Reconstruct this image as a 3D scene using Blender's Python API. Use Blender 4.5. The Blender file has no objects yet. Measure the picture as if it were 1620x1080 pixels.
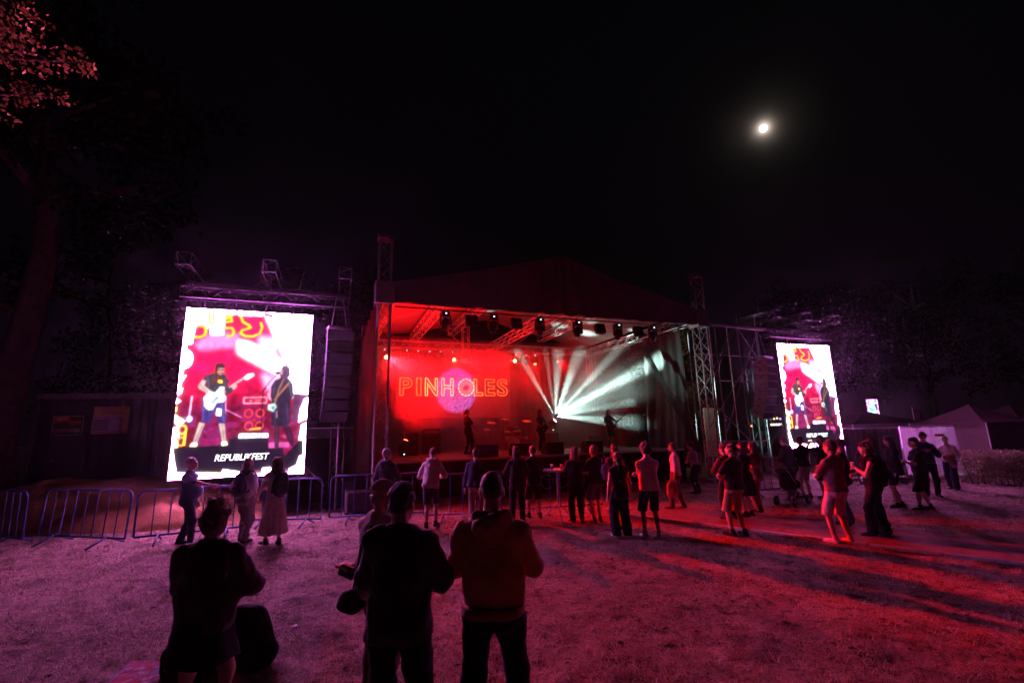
import bpy, math, random
import numpy as np
from mathutils import Vector, Matrix

# ------------------------------------------------------------------ camera, sky, light
scene = bpy.context.scene
col = scene.collection
scene.render.engine = 'CYCLES'
scene.cycles.use_denoising = True
scene.cycles.max_bounces = 5
scene.cycles.diffuse_bounces = 3
scene.cycles.glossy_bounces = 2
scene.cycles.transmission_bounces = 3
scene.cycles.transparent_max_bounces = 8
scene.cycles.volume_bounces = 0
scene.cycles.volume_step_rate = 4.0
scene.cycles.sample_clamp_indirect = 4.0
scene.cycles.caustics_reflective = False
scene.cycles.caustics_refractive = False
scene.cycles.use_light_tree = True
vs = scene.view_settings
vs.view_transform = 'Standard'; vs.look = 'None'; vs.exposure = 0.0; vs.gamma = 1.0
vs.use_curve_mapping = False

PITCH, ROLL, CAMH = math.radians(10.9), math.radians(1.4), 2.1
cam_data = bpy.data.cameras.new('camera')
cam_data.sensor_width = 36.0; cam_data.lens = 728.0 / 1620.0 * 36.0
cam_data.clip_start = 0.05; cam_data.clip_end = 5000.0
cam = bpy.data.objects.new('camera', cam_data); col.objects.link(cam)
f = Vector((0, math.cos(PITCH), math.sin(PITCH))); u0 = Vector((0, -math.sin(PITCH), math.cos(PITCH))); r0 = Vector((1, 0, 0))
rr = math.cos(ROLL) * r0 - math.sin(ROLL) * u0; uu = math.sin(ROLL) * r0 + math.cos(ROLL) * u0
M = Matrix((rr, uu, -f)).transposed().to_4x4(); M.translation = (0, 0, CAMH)
cam.matrix_world = M
scene.camera = cam

MOON = Vector((0.453, 0.729, 0.513)).normalized()
world = bpy.data.worlds.new('World'); scene.world = world; world.use_nodes = True
wn, wl = world.node_tree.nodes, world.node_tree.links
wn.clear()
w_out = wn.new('ShaderNodeOutputWorld')
w_sky = wn.new('ShaderNodeTexSky'); w_sky.sky_type = 'NISHITA'; w_sky.sun_disc = False
w_sky.sun_elevation = math.asin(MOON.z); w_sky.sun_rotation = math.atan2(MOON.x, MOON.y)
w_bg = wn.new('ShaderNodeBackground'); w_bg.inputs['Strength'].default_value = 0.00004
wl.new(w_sky.outputs[0], w_bg.inputs['Color'])
# thin high cloud lit by the moon: an aureole round its direction
w_geo = wn.new('ShaderNodeNewGeometry')
w_dot = wn.new('ShaderNodeVectorMath'); w_dot.operation = 'DOT_PRODUCT'
w_dot.inputs[1].default_value = tuple(-MOON)
wl.new(w_geo.outputs['Incoming'], w_dot.inputs[0])
w_acos = wn.new('ShaderNodeMath'); w_acos.operation = 'ARCCOSINE'; wl.new(w_dot.outputs['Value'], w_acos.inputs[0])
w_deg = wn.new('ShaderNodeMath'); w_deg.operation = 'MULTIPLY'; w_deg.inputs[1].default_value = 180 / math.pi
wl.new(w_acos.outputs[0], w_deg.inputs[0])
w_pow = wn.new('ShaderNodeMath'); w_pow.operation = 'POWER'; w_pow.inputs[1].default_value = 3.0; wl.new(w_deg.outputs[0], w_pow.inputs[0])
w_add = wn.new('ShaderNodeMath'); w_add.operation = 'ADD'; w_add.inputs[1].default_value = 0.12; wl.new(w_pow.outputs[0], w_add.inputs[0])
w_div = wn.new('ShaderNodeMath'); w_div.operation = 'DIVIDE'; w_div.inputs[0].default_value = 0.19; wl.new(w_add.outputs[0], w_div.inputs[1])
w_tc = wn.new('ShaderNodeTexCoord'); w_nz = wn.new('ShaderNodeTexNoise'); w_nz.inputs['Scale'].default_value = 9.0; w_nz.inputs['Detail'].default_value = 3.0
wl.new(w_tc.outputs['Generated'], w_nz.inputs['Vector'])
w_mul = wn.new('ShaderNodeMath'); w_mul.operation = 'MULTIPLY'; wl.new(w_div.outputs[0], w_mul.inputs[0]); wl.new(w_nz.outputs['Fac'], w_mul.inputs[1])
w_dbl = wn.new('ShaderNodeMath'); w_dbl.operation = 'MULTIPLY'; w_dbl.inputs[1].default_value = 2.0; wl.new(w_mul.outputs[0], w_dbl.inputs[0])
w_ramp = wn.new('ShaderNodeVectorMath'); w_ramp.operation = 'SCALE'; w_ramp.inputs[0].default_value = (1.0, 0.82, 0.68); wl.new(w_dbl.outputs[0], w_ramp.inputs['Scale'])
w_bg2 = wn.new('ShaderNodeBackground'); w_bg2.inputs['Strength'].default_value = 1.0
wl.new(w_ramp.outputs[0], w_bg2.inputs['Color'])
w_bg3 = wn.new('ShaderNodeBackground'); w_bg3.inputs['Color'].default_value = (0.0006, 0.00045, 0.0008, 1)
w_a1 = wn.new('ShaderNodeAddShader'); w_a2 = wn.new('ShaderNodeAddShader')
wl.new(w_bg.outputs[0], w_a1.inputs[0]); wl.new(w_bg2.outputs[0], w_a1.inputs[1])
wl.new(w_a1.outputs[0], w_a2.inputs[0]); wl.new(w_bg3.outputs[0], w_a2.inputs[1])
wl.new(w_a2.outputs[0], w_out.inputs['Surface'])

sun_d = bpy.data.lights.new('moonlight', 'SUN'); sun_d.energy = 0.001; sun_d.angle = math.radians(0.5); sun_d.color = (1.0, 0.95, 0.88)
sun = bpy.data.objects.new('moonlight', sun_d); col.objects.link(sun)
sun.rotation_euler = (-MOON).to_track_quat('-Z', 'Y').to_euler()

rng = np.random.default_rng(7)
random.seed(7)

# ------------------------------------------------------------------ materials
MATS = {}
def mat(name, color, rough=0.7, metal=0.0, var=0.15, scale=8.0, bump=0.0, bscale=60.0, sheen=0.0, emit=None, estr=0.0, spec=0.3, translucent=0.0):
    if name in MATS: return MATS[name]
    m = bpy.data.materials.new(name); m.use_nodes = True
    n, l = m.node_tree.nodes, m.node_tree.links
    b = n['Principled BSDF']
    b.inputs['Roughness'].default_value = rough; b.inputs['Metallic'].default_value = metal
    b.inputs['Specular IOR Level'].default_value = spec
    tc = n.new('ShaderNodeTexCoord')
    nz = n.new('ShaderNodeTexNoise'); nz.inputs['Scale'].default_value = scale; nz.inputs['Detail'].default_value = 5
    l.new(tc.outputs['Object'], nz.inputs['Vector'])
    rp = n.new('ShaderNodeValToRGB')
    a = [max(0.0, c * (1 - var)) for c in color]; c2 = [min(1.0, c * (1 + var)) for c in color]
    rp.color_ramp.elements[0].position = 0.3; rp.color_ramp.elements[0].color = (*a, 1)
    rp.color_ramp.elements[1].position = 0.7; rp.color_ramp.elements[1].color = (*c2, 1)
    l.new(nz.outputs['Fac'], rp.inputs['Fac']); l.new(rp.outputs['Color'], b.inputs['Base Color'])
    if sheen: b.inputs['Sheen Weight'].default_value = sheen; b.inputs['Sheen Roughness'].default_value = 0.5
    if bump:
        n2 = n.new('ShaderNodeTexNoise'); n2.inputs['Scale'].default_value = bscale; n2.inputs['Detail'].default_value = 4
        l.new(tc.outputs['Object'], n2.inputs['Vector'])
        bp = n.new('ShaderNodeBump'); bp.inputs['Strength'].default_value = bump; bp.inputs['Distance'].default_value = 0.02
        l.new(n2.outputs['Fac'], bp.inputs['Height']); l.new(bp.outputs['Normal'], b.inputs['Normal'])
    if emit:
        b.inputs['Emission Color'].default_value = (*emit, 1); b.inputs['Emission Strength'].default_value = estr
    if translucent:
        out = n['Material Output']
        tr = n.new('ShaderNodeBsdfTranslucent'); l.new(rp.outputs['Color'], tr.inputs['Color'])
        mx = n.new('ShaderNodeMixShader'); mx.inputs[0].default_value = translucent
        l.new(b.outputs[0], mx.inputs[1]); l.new(tr.outputs[0], mx.inputs[2]); l.new(mx.outputs[0], out.inputs['Surface'])
    MATS[name] = m
    return m

def emat(name, color, strength):
    if name in MATS: return MATS[name]
    m = bpy.data.materials.new(name); m.use_nodes = True
    n, l = m.node_tree.nodes, m.node_tree.links
    n.clear(); o = n.new('ShaderNodeOutputMaterial'); e = n.new('ShaderNodeEmission')
    e.inputs['Color'].default_value = (*color, 1); e.inputs['Strength'].default_value = strength
    l.new(e.outputs[0], o.inputs['Surface']); MATS[name] = m
    return m

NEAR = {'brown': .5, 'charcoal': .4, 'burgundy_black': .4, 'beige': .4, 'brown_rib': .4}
def fabric(name, color, bump=0.25):
    return mat('fabric_' + name, color, rough=0.95, var=0.16, scale=14, bump=bump, bscale=180, sheen=NEAR.get(name, 0.12), spec=0.1)

ALU = mat('aluminium', (0.55, 0.56, 0.58), rough=0.42, metal=0.85, var=0.18, scale=20)
STEEL = mat('dull_steel', (0.30, 0.30, 0.31), rough=0.5, metal=0.7, var=0.2, scale=15)
DARKALU = mat('dark_truss', (0.06, 0.06, 0.063), rough=0.5, metal=0.6, var=0.3, scale=15)
DRAPE = mat('dark_drape', (0.05, 0.049, 0.048), rough=0.7, var=0.25, scale=1.2, bump=0.5, bscale=5, translucent=0.2)
BLACK = mat('black_paint', (0.022, 0.022, 0.024), rough=0.55, var=0.25, scale=10, bump=0.1)
BLACKP = mat('black_plastic', (0.03, 0.03, 0.032), rough=0.35, var=0.1, spec=0.5)
TARP = mat('black_tarp', (0.15, 0.155, 0.16), rough=0.65, var=0.2, scale=1.5, bump=0.35, bscale=5)
GREYTARP = mat('grey_sheet', (0.16, 0.16, 0.155), rough=0.7, var=0.15, scale=1.2, bump=0.3, bscale=6, translucent=0.25)
SIDETARP = mat('side_sheet', (0.09, 0.06, 0.06), rough=0.7, var=0.35, scale=1.2, bump=0.5, bscale=6, translucent=0.45)
GRILLE = mat('speaker_grille', (0.010, 0.010, 0.011), rough=1.0, var=0.2, scale=90, bump=0.4, bscale=300, spec=0.03)
BLUE = mat('blue_enamel', (0.026, 0.062, 0.19), rough=0.45, var=0.5, scale=7, bump=0.3)
SKIN = mat('skin', (0.46, 0.27, 0.20), rough=0.55, var=0.12, scale=22, spec=0.35)
EYE = mat('eye_dark', (0.03, 0.02, 0.02), rough=0.2)
LIP = mat('lip', (0.35, 0.13, 0.12), rough=0.5)

# ------------------------------------------------------------------ object helpers
INV = {}
def thing(name, label, cat, loc=(0, 0, 0), rz=0.0, group=None, kind=None):
    o = bpy.data.objects.new(name, None); col.objects.link(o)
    o.empty_display_size = 0.2
    o.location = loc; o.rotation_euler = (0, 0, rz)
    m = Matrix.Translation(Vector(loc)) @ Matrix.Rotation(rz, 4, 'Z')
    INV[o.name] = m.inverted()
    tag(o, label, cat, group, kind)
    return o
def tag(o, label=None, cat=None, group=None, kind=None):
    if label: o['label'] = label
    if cat: o['category'] = cat
    if group: o['group'] = group
    if kind: o['kind'] = kind
    return o
def inv_of(parent):
    if parent is None: return Matrix.Identity(4)
    if parent.name in INV: return INV[parent.name]
    return Matrix.Identity(4)
def link_mesh(name, me, parent=None, matrix=None):
    """matrix is in world space; INV of the new object is kept so that sub-parts can use world coordinates too"""
    o = bpy.data.objects.new(name, me); col.objects.link(o)
    m = matrix if matrix is not None else Matrix.Identity(4)
    if parent is not None:
        o.parent = parent; o.matrix_basis = inv_of(parent) @ m
    else:
        o.matrix_basis = m
    INV[o.name] = m.inverted()
    return o

class MB:
    def __init__(s): s.v = []; s.f = []; s.mi = []; s.m = 0; s.sm = []
    def add(s, vs_, fs, smooth=False):
        b = len(s.v); s.v.extend([tuple(x) for x in vs_])
        for q in fs:
            s.f.append(tuple(b + i for i in q)); s.mi.append(s.m); s.sm.append(smooth)
        return s
    def box(s, c, size, R=None, bev=0.0):
        c = Vector(c); sx, sy, sz = [x / 2 for x in size]
        R = R or Matrix.Identity(3)
        if bev <= 0:
            vs_ = [c + R @ Vector((x * sx, y * sy, z * sz)) for z in (-1, 1) for y in (-1, 1) for x in (-1, 1)]
            s.add(vs_, [(0, 2, 3, 1), (4, 5, 7, 6), (0, 1, 5, 4), (2, 6, 7, 3), (0, 4, 6, 2), (1, 3, 7, 5)])
        else:
            b = min(bev, sx * .9, sy * .9, sz * .9); vs_ = []; idx = {}
            for x in (-1, 1):
                for y in (-1, 1):
                    for z in (-1, 1):
                        for a in range(3):
                            q = [x * (sx - b), y * (sy - b), z * (sz - b)]; q[a] += (x, y, z)[a] * b
                            idx[(x, y, z, a)] = len(vs_); vs_.append(c + R @ Vector(q))
            fs = []
            for a in range(3):
                o1, o2 = [i for i in range(3) if i != a]
                for sg in (-1, 1):
                    ring = []
                    for d1, d2 in ((-1, -1), (1, -1), (1, 1), (-1, 1)):
                        k = [0, 0, 0]; k[a] = sg; k[o1] = d1; k[o2] = d2; ring.append(idx[(*k, a)])
                    fs.append(tuple(ring))
                for d1 in (-1, 1):
                    for d2 in (-1, 1):
                        k1 = [0, 0, 0]; k2 = [0, 0, 0]; k1[a] = -1; k2[a] = 1
                        for k in (k1, k2): k[o1] = d1; k[o2] = d2
                        fs.append((idx[(*k1, o1)], idx[(*k2, o1)], idx[(*k2, o2)], idx[(*k1, o2)]))
            for x in (-1, 1):
                for y in (-1, 1):
                    for z in (-1, 1):
                        fs.append(tuple(idx[(x, y, z, a)] for a in range(3)))
            s.add(vs_, fs)
        return s
    def tube(s, pts, r, n=8, cap=True):
        pts = [Vector(p) for p in pts]; rs = r if isinstance(r, (list, tuple)) else [r] * len(pts)
        vs_ = []; fs = []; ref = None
        for i, p in enumerate(pts):
            d = (pts[min(i + 1, len(pts) - 1)] - pts[max(i - 1, 0)]).normalized()
            if ref is None: ref = Vector((0, 0, 1)) if abs(d.z) < .9 else Vector((1, 0, 0))
            a = d.cross(ref)
            if a.length < 1e-4: a = d.cross(Vector((0, 1, 0)))
            a.normalize(); b = a.cross(d).normalized(); ref = b
            for k in range(n):
                t = 2 * math.pi * k / n; vs_.append(p + (a * math.cos(t) + b * math.sin(t)) * rs[i])
        for i in range(len(pts) - 1):
            for k in range(n):
                fs.append((i * n + k, i * n + (k + 1) % n, (i + 1) * n + (k + 1) % n, (i + 1) * n + k))
        if cap: fs.append(tuple(range(n - 1, -1, -1))); fs.append(tuple((len(pts) - 1) * n + k for k in range(n)))
        return s.add(vs_, fs, True)
    def lathe(s, c, axis, prof, n=16):
        """prof: (radius, along axis)"""
        c = Vector(c); d = Vector(axis).normalized(); ref = Vector((0, 0, 1)) if abs(d.z) < .9 else Vector((1, 0, 0))
        a = d.cross(ref).normalized(); b = d.cross(a); vs_ = []; fs = []
        for (r, h) in prof:
            for k in range(n):
                t = 2 * math.pi * k / n; vs_.append(c + d * h + (a * math.cos(t) + b * math.sin(t)) * max(r, 1e-4))
        for i in range(len(prof) - 1):
            for k in range(n):
                fs.append((i * n + k, i * n + (k + 1) % n, (i + 1) * n + (k + 1) % n, (i + 1) * n + k))
        fs.append(tuple(range(n - 1, -1, -1))); fs.append(tuple((len(prof) - 1) * n + k for k in range(n)))
        return s.add(vs_, fs, n > 8)
    def prism(s, outline, org, ax, ay, th):
        """2D outline in the plane (ax, ay) at org, extruded th along ax x ay"""
        org, ax, ay = Vector(org), Vector(ax), Vector(ay); nn = ax.cross(ay).normalized(); n = len(outline)
        vs_ = [org + ax * x + ay * y for x, y in outline] + [org + ax * x + ay * y + nn * th for x, y in outline]
        fs = [tuple(range(n - 1, -1, -1)), tuple(range(n, 2 * n))] + [(i, (i + 1) % n, n + (i + 1) % n, n + i) for i in range(n)]
        return s.add(vs_, fs)
    def build(s, name, mats, parent=None, kind=None):
        inv = inv_of(parent)
        me = bpy.data.meshes.new(name)
        arr = np.array([tuple(v) for v in s.v], dtype=float).reshape(-1, 3)
        if parent is not None and len(arr):
            R = np.array(inv)[:3, :3]; T = np.array(inv)[:3, 3]; arr = arr @ R.T + T
        me.from_pydata(arr.tolist(), [], s.f)
        ms = mats if isinstance(mats, (list, tuple)) else [mats]
        for m in ms: me.materials.append(m)
        me.polygons.foreach_set('material_index', s.mi); me.polygons.foreach_set('use_smooth', s.sm)
        me.update()
        o = bpy.data.objects.new(name, me); col.objects.link(o)
        if parent is not None:
            o.parent = parent
        INV[o.name] = inv_of(parent)
        if kind: o['kind'] = kind
        return o

def np_mesh(name, v, faces, mats, parent=None, mi=None, smooth=True, kind=None):
    """v Nx3 world coordinates, faces MxK"""
    if parent is not None:
        inv = np.array(inv_of(parent)); v = v @ inv[:3, :3].T + inv[:3, 3]
    me = bpy.data.meshes.new(name); nf, k = faces.shape
    me.vertices.add(len(v)); me.vertices.foreach_set('co', np.ascontiguousarray(v, dtype=np.float32).ravel())
    me.loops.add(nf * k); me.loops.foreach_set('vertex_index', np.ascontiguousarray(faces, dtype=np.int32).ravel())
    me.polygons.add(nf); me.polygons.foreach_set('loop_start', np.arange(0, nf * k, k, dtype=np.int32))
    if smooth: me.polygons.foreach_set('use_smooth', np.ones(nf, dtype=bool))
    for m in (mats if isinstance(mats, (list, tuple)) else [mats]): me.materials.append(m)
    if mi is not None: me.polygons.foreach_set('material_index', np.ascontiguousarray(mi, dtype=np.int32))
    me.update(calc_edges=True)
    o = bpy.data.objects.new(name, me); col.objects.link(o)
    if parent is not None: o.parent = parent
    INV[o.name] = inv_of(parent)
    if kind: o['kind'] = kind
    return o

UNIT = {}
def unit_bar(m, n=8):
    key = (m.name, n)
    if key not in UNIT:
        b = MB(); b.tube([(0, 0, 0), (0, 0, 1)], 1.0, n)
        me = bpy.data.meshes.new('bar'); me.from_pydata(b.v, [], b.f); me.materials.append(m)
        me.polygons.foreach_set('use_smooth', [len(p.vertices) == 4 for p in me.polygons]); UNIT[key] = me
    return UNIT[key]
def bar(name, parent, p0, p1, r, m, n=6):
    p0, p1 = Vector(p0), Vector(p1); d = p1 - p0
    q = d.to_track_quat('Z', 'Y').to_matrix().to_4x4()
    return link_mesh(name, unit_bar(m, n), parent, Matrix.Translation(p0) @ q @ Matrix.Diagonal((r, r, d.length, 1)))

def truss(parent, p0, p1, w, m, seg=0.5, cr=0.024, br=0.010, single=False, side=None, chord='chord', name='brace'):
    """box truss; chords are parts of their own, braces too when single, else one lattice part"""
    p0, p1 = Vector(p0), Vector(p1); d = (p1 - p0); L = d.length; d.normalize()
    if side is None: side = d.cross(Vector((0, 0, 1)))
    a = Vector(side).normalized(); b = d.cross(a).normalized(); h = w / 2
    cs = [(a * x + b * y) * h for x, y in ((-1, -1), (1, -1), (1, 1), (-1, 1))]
    for c in cs: bar(chord, parent, p0 + c, p1 + c, cr, m)
    n = max(1, round(L / seg)); mb = MB()
    def br_(q0, q1):
        if single: bar(name, parent, q0, q1, br, m)
        else: mb.tube([q0, q1], br, 5, False)
    for k in range(4):
        c0, c1 = cs[k], cs[(k + 1) % 4]
        for i in range(n):
            s0, s1 = L * i / n, L * (i + 1) / n
            if i % 2: c_a, c_b = c0, c1
            else: c_a, c_b = c1, c0
            br_(p0 + d * s0 + c_a, p0 + d * s1 + c_b)
        br_(p0 + c0, p0 + c1); br_(p1 + c0, p1 + c1)
    if not single: mb.build('lattice', m, parent, kind='stuff')

# stage frame: s along the front line, d towards the back, z up
SA = math.radians(21.3)
ST = Vector((math.cos(SA), math.sin(SA), 0)); SB = Vector((-math.sin(SA), math.cos(SA), 0)); SO = Vector((-4.0, 13.8, 0))
SR = Matrix.Rotation(SA, 3, 'Z')
def SP(s, d, z=0.0): return SO + ST * s + SB * d + Vector((0, 0, z))

# ------------------------------------------------------------------ signed distance modelling
def c_(a, b, r0, r1=None): return ('c', np.array(a, float), np.array(b, float), r0, r0 if r1 is None else r1)
def e_(c, r, R=None): return ('e', np.array(c, float), np.array(r, float), np.eye(3) if R is None else np.array(R, float))
def prim_d(p, P):
    if p[0] == 'c':
        a, b, r0, r1 = p[1:]; ab = b - a; L = max(float(ab @ ab), 1e-9)
        w = P - a; t = np.clip(w @ ab / L, 0, 1)
        return np.sqrt(((w - t[..., None] * ab) ** 2).sum(-1)) - (r0 + (r1 - r0) * t)
    if p[0] == 'e':
        c, r, R = p[1:]; q = (P - c) @ R
        k0 = np.sqrt(((q / r) ** 2).sum(-1)); k1 = np.sqrt(((q / r ** 2) ** 2).sum(-1)) + 1e-9
        return k0 * (k0 - 1) / k1
    return p[1](P)
def prim_box(p):
    if p[0] == 'c':
        m = max(p[3], p[4]); return np.minimum(p[1], p[2]) - m, np.maximum(p[1], p[2]) + m
    if p[0] == 'e':
        e = np.sqrt(((p[3] * p[2]) ** 2).sum(1)); return p[1] - e, p[1] + e
    return p[2], p[3]
def field(prims, k, P):
    d = None
    for p in prims:
        x = prim_d(p, P)
        if d is None: d = x
        else:
            h = np.clip(0.5 + 0.5 * (d - x) / k, 0, 1); d = d * (1 - h) + x * h - k * h * (1 - h)
    return d
def wob(seed, freq, amp, octaves=3, st=(1, 1, 1)):
    g = np.random.default_rng(seed); W = []
    for o in range(octaves):
        for _ in range(4):
            v = g.normal(size=3); v /= np.linalg.norm(v); W.append((v * freq * (1.9 ** o) * np.array(st) * g.uniform(.7, 1.3), g.uniform(0, 6.28), amp / (1.7 ** o) / 2))
    def fn(P):
        d = 0
        for v, ph, a in W: d = d + a * np.sin(P @ v + ph + 0.6 * np.sin(P @ v[::-1] * .7 + ph * 2))
        return d
    return fn
_OFF = [(0, 0, 0), (1, 0, 0), (0, 1, 0), (1, 1, 0), (0, 0, 1), (1, 0, 1), (0, 1, 1), (1, 1, 1)]
_EDG = [(0, 1), (2, 3), (4, 5), (6, 7), (0, 2), (1, 3), (4, 6), (5, 7), (0, 4), (1, 5), (2, 6), (3, 7)]
def nets(prims, vox, k=0.03, clips=(), noise=None, cuts=()):
    lo = np.min([prim_box(p)[0] for p in prims], 0) - 2.5 * vox - .01; hi = np.max([prim_box(p)[1] for p in prims], 0) + 2.5 * vox + .01
    n = np.maximum(4, np.ceil((hi - lo) / vox).astype(int) + 1)
    gx, gy, gz = [lo[i] + vox * np.arange(n[i]) for i in range(3)]
    P = np.stack(np.meshgrid(gx, gy, gz, indexing='ij'), -1)
    S = field(prims, k, P)
    if noise is not None: S = S + noise(P)
    for c in cuts: S = np.maximum(S, -prim_d(c, P))
    for c in clips: S = np.maximum(S, c(P))
    S[0] = S[-1] = 1; S[:, 0] = S[:, -1] = 1; S[:, :, 0] = S[:, :, -1] = 1
    ins = S < 0
    cn = n - 1
    cor = [S[o[0]:o[0] + cn[0], o[1]:o[1] + cn[1], o[2]:o[2] + cn[2]] for o in _OFF]
    cnt = sum((c < 0).astype(np.int8) for c in cor); act = (cnt > 0) & (cnt < 8)
    I = np.argwhere(act)
    if len(I) == 0: return np.zeros((0, 3)), np.zeros((0, 4), int)
    V = np.stack([c[act] for c in cor], 1); acc = np.zeros((len(I), 3)); num = np.zeros(len(I))
    O = np.array(_OFF, float)
    for a, b in _EDG:
        va, vb = V[:, a], V[:, b]; m = (va < 0) != (vb < 0)
        t = np.where(m, va / np.where(np.abs(va - vb) < 1e-9, 1e-9, va - vb), 0)
        acc += m[:, None] * (O[a] + t[:, None] * (O[b] - O[a])); num += m
    pos = lo + vox * (I + acc / np.maximum(num, 1)[:, None])
    idx = -np.ones(cn, dtype=int); idx[act] = np.arange(len(I))
    Q = []
    for ax in range(3):
        o1, o2 = (ax + 1) % 3, (ax + 2) % 3
        A = np.moveaxis(ins, (ax, o1, o2), (0, 1, 2)); D = np.moveaxis(idx, (ax, o1, o2), (0, 1, 2))
        s0 = A[:-1, 1:-1, 1:-1]; s1 = A[1:, 1:-1, 1:-1]; ch = np.argwhere(s0 != s1)
        if len(ch) == 0: continue
        i, j, l = ch[:, 0], ch[:, 1] + 1, ch[:, 2] + 1
        q = np.stack([D[i, j - 1, l - 1], D[i, j, l - 1], D[i, j, l], D[i, j - 1, l]], 1)
        fl = ~A[i, j, l]; q[fl] = q[fl][:, ::-1]; Q.append(q)
    Q = np.concatenate(Q); Q = Q[(Q >= 0).all(1)]
    return pos, Q
# ------------------------------------------------------------------ people
def rotx(a): c, s = math.cos(a), math.sin(a); return np.array([[1, 0, 0], [0, c, -s], [0, s, c]])
def roty(a): c, s = math.cos(a), math.sin(a); return np.array([[c, 0, s], [0, 1, 0], [-s, 0, c]])
def rotz(a): c, s = math.cos(a), math.sin(a); return np.array([[c, -s, 0], [s, c, 0], [0, 0, 1]])
def unit(v): return v / max(np.linalg.norm(v), 1e-9)
def ik(a, t, l1, l2, pole):
    d = t - a; L = np.linalg.norm(d); L2 = min(max(L, abs(l1 - l2) + .01), l1 + l2 - .004); u = d / max(L, 1e-6)
    t = a + u * L2; x = (l1 * l1 - l2 * l2 + L2 * L2) / (2 * L2); h = math.sqrt(max(l1 * l1 - x * x, 0))
    p = np.array(pole, float); p = p - u * (p @ u); p = unit(p)
    return a + u * x + p * h, t
HANDS = {  # offsets for the right hand: x outwards, y forwards, z above the ground for a 1.75 m person
    'side': ((.27, .03, .80), (.3, -1, 0)), 'front': ((.07, .27, 1.10), (1.0, -.4, -.5)), 'chest': ((.05, .22, 1.24), (.8, -.2, -.7)),
    'crossed': ((-.12, .19, 1.16), (.8, -.1, -.6)), 'pocket': ((.20, .06, .86), (.7, -.9, 0)), 'up': ((.10, .32, 1.55), (.8, .1, -.8)),
    'face': ((.06, .20, 1.45), (.6, .2, -.9)), 'hip': ((.19, .02, .98), (1, -.4, 0)), 'rail': ((.16, .34, 1.06), (.6, -.6, -.4)),
    'point': ((.10, .52, 1.16), (.4, -.2, -.9)), 'back': ((.08, -.16, .92), (1, -.4, 0)), 'strum': ((.02, .20, 1.02), (1, -.3, -.1)),
    'neck': ((.34, .33, 1.26), (.6, 0, -.8)), 'reach': ((.30, .30, .92), (.5, -.3, -.6)), 'mic': ((.04, .24, 1.42), (.7, 0, -.8)),
}
FZ = {}
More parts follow.
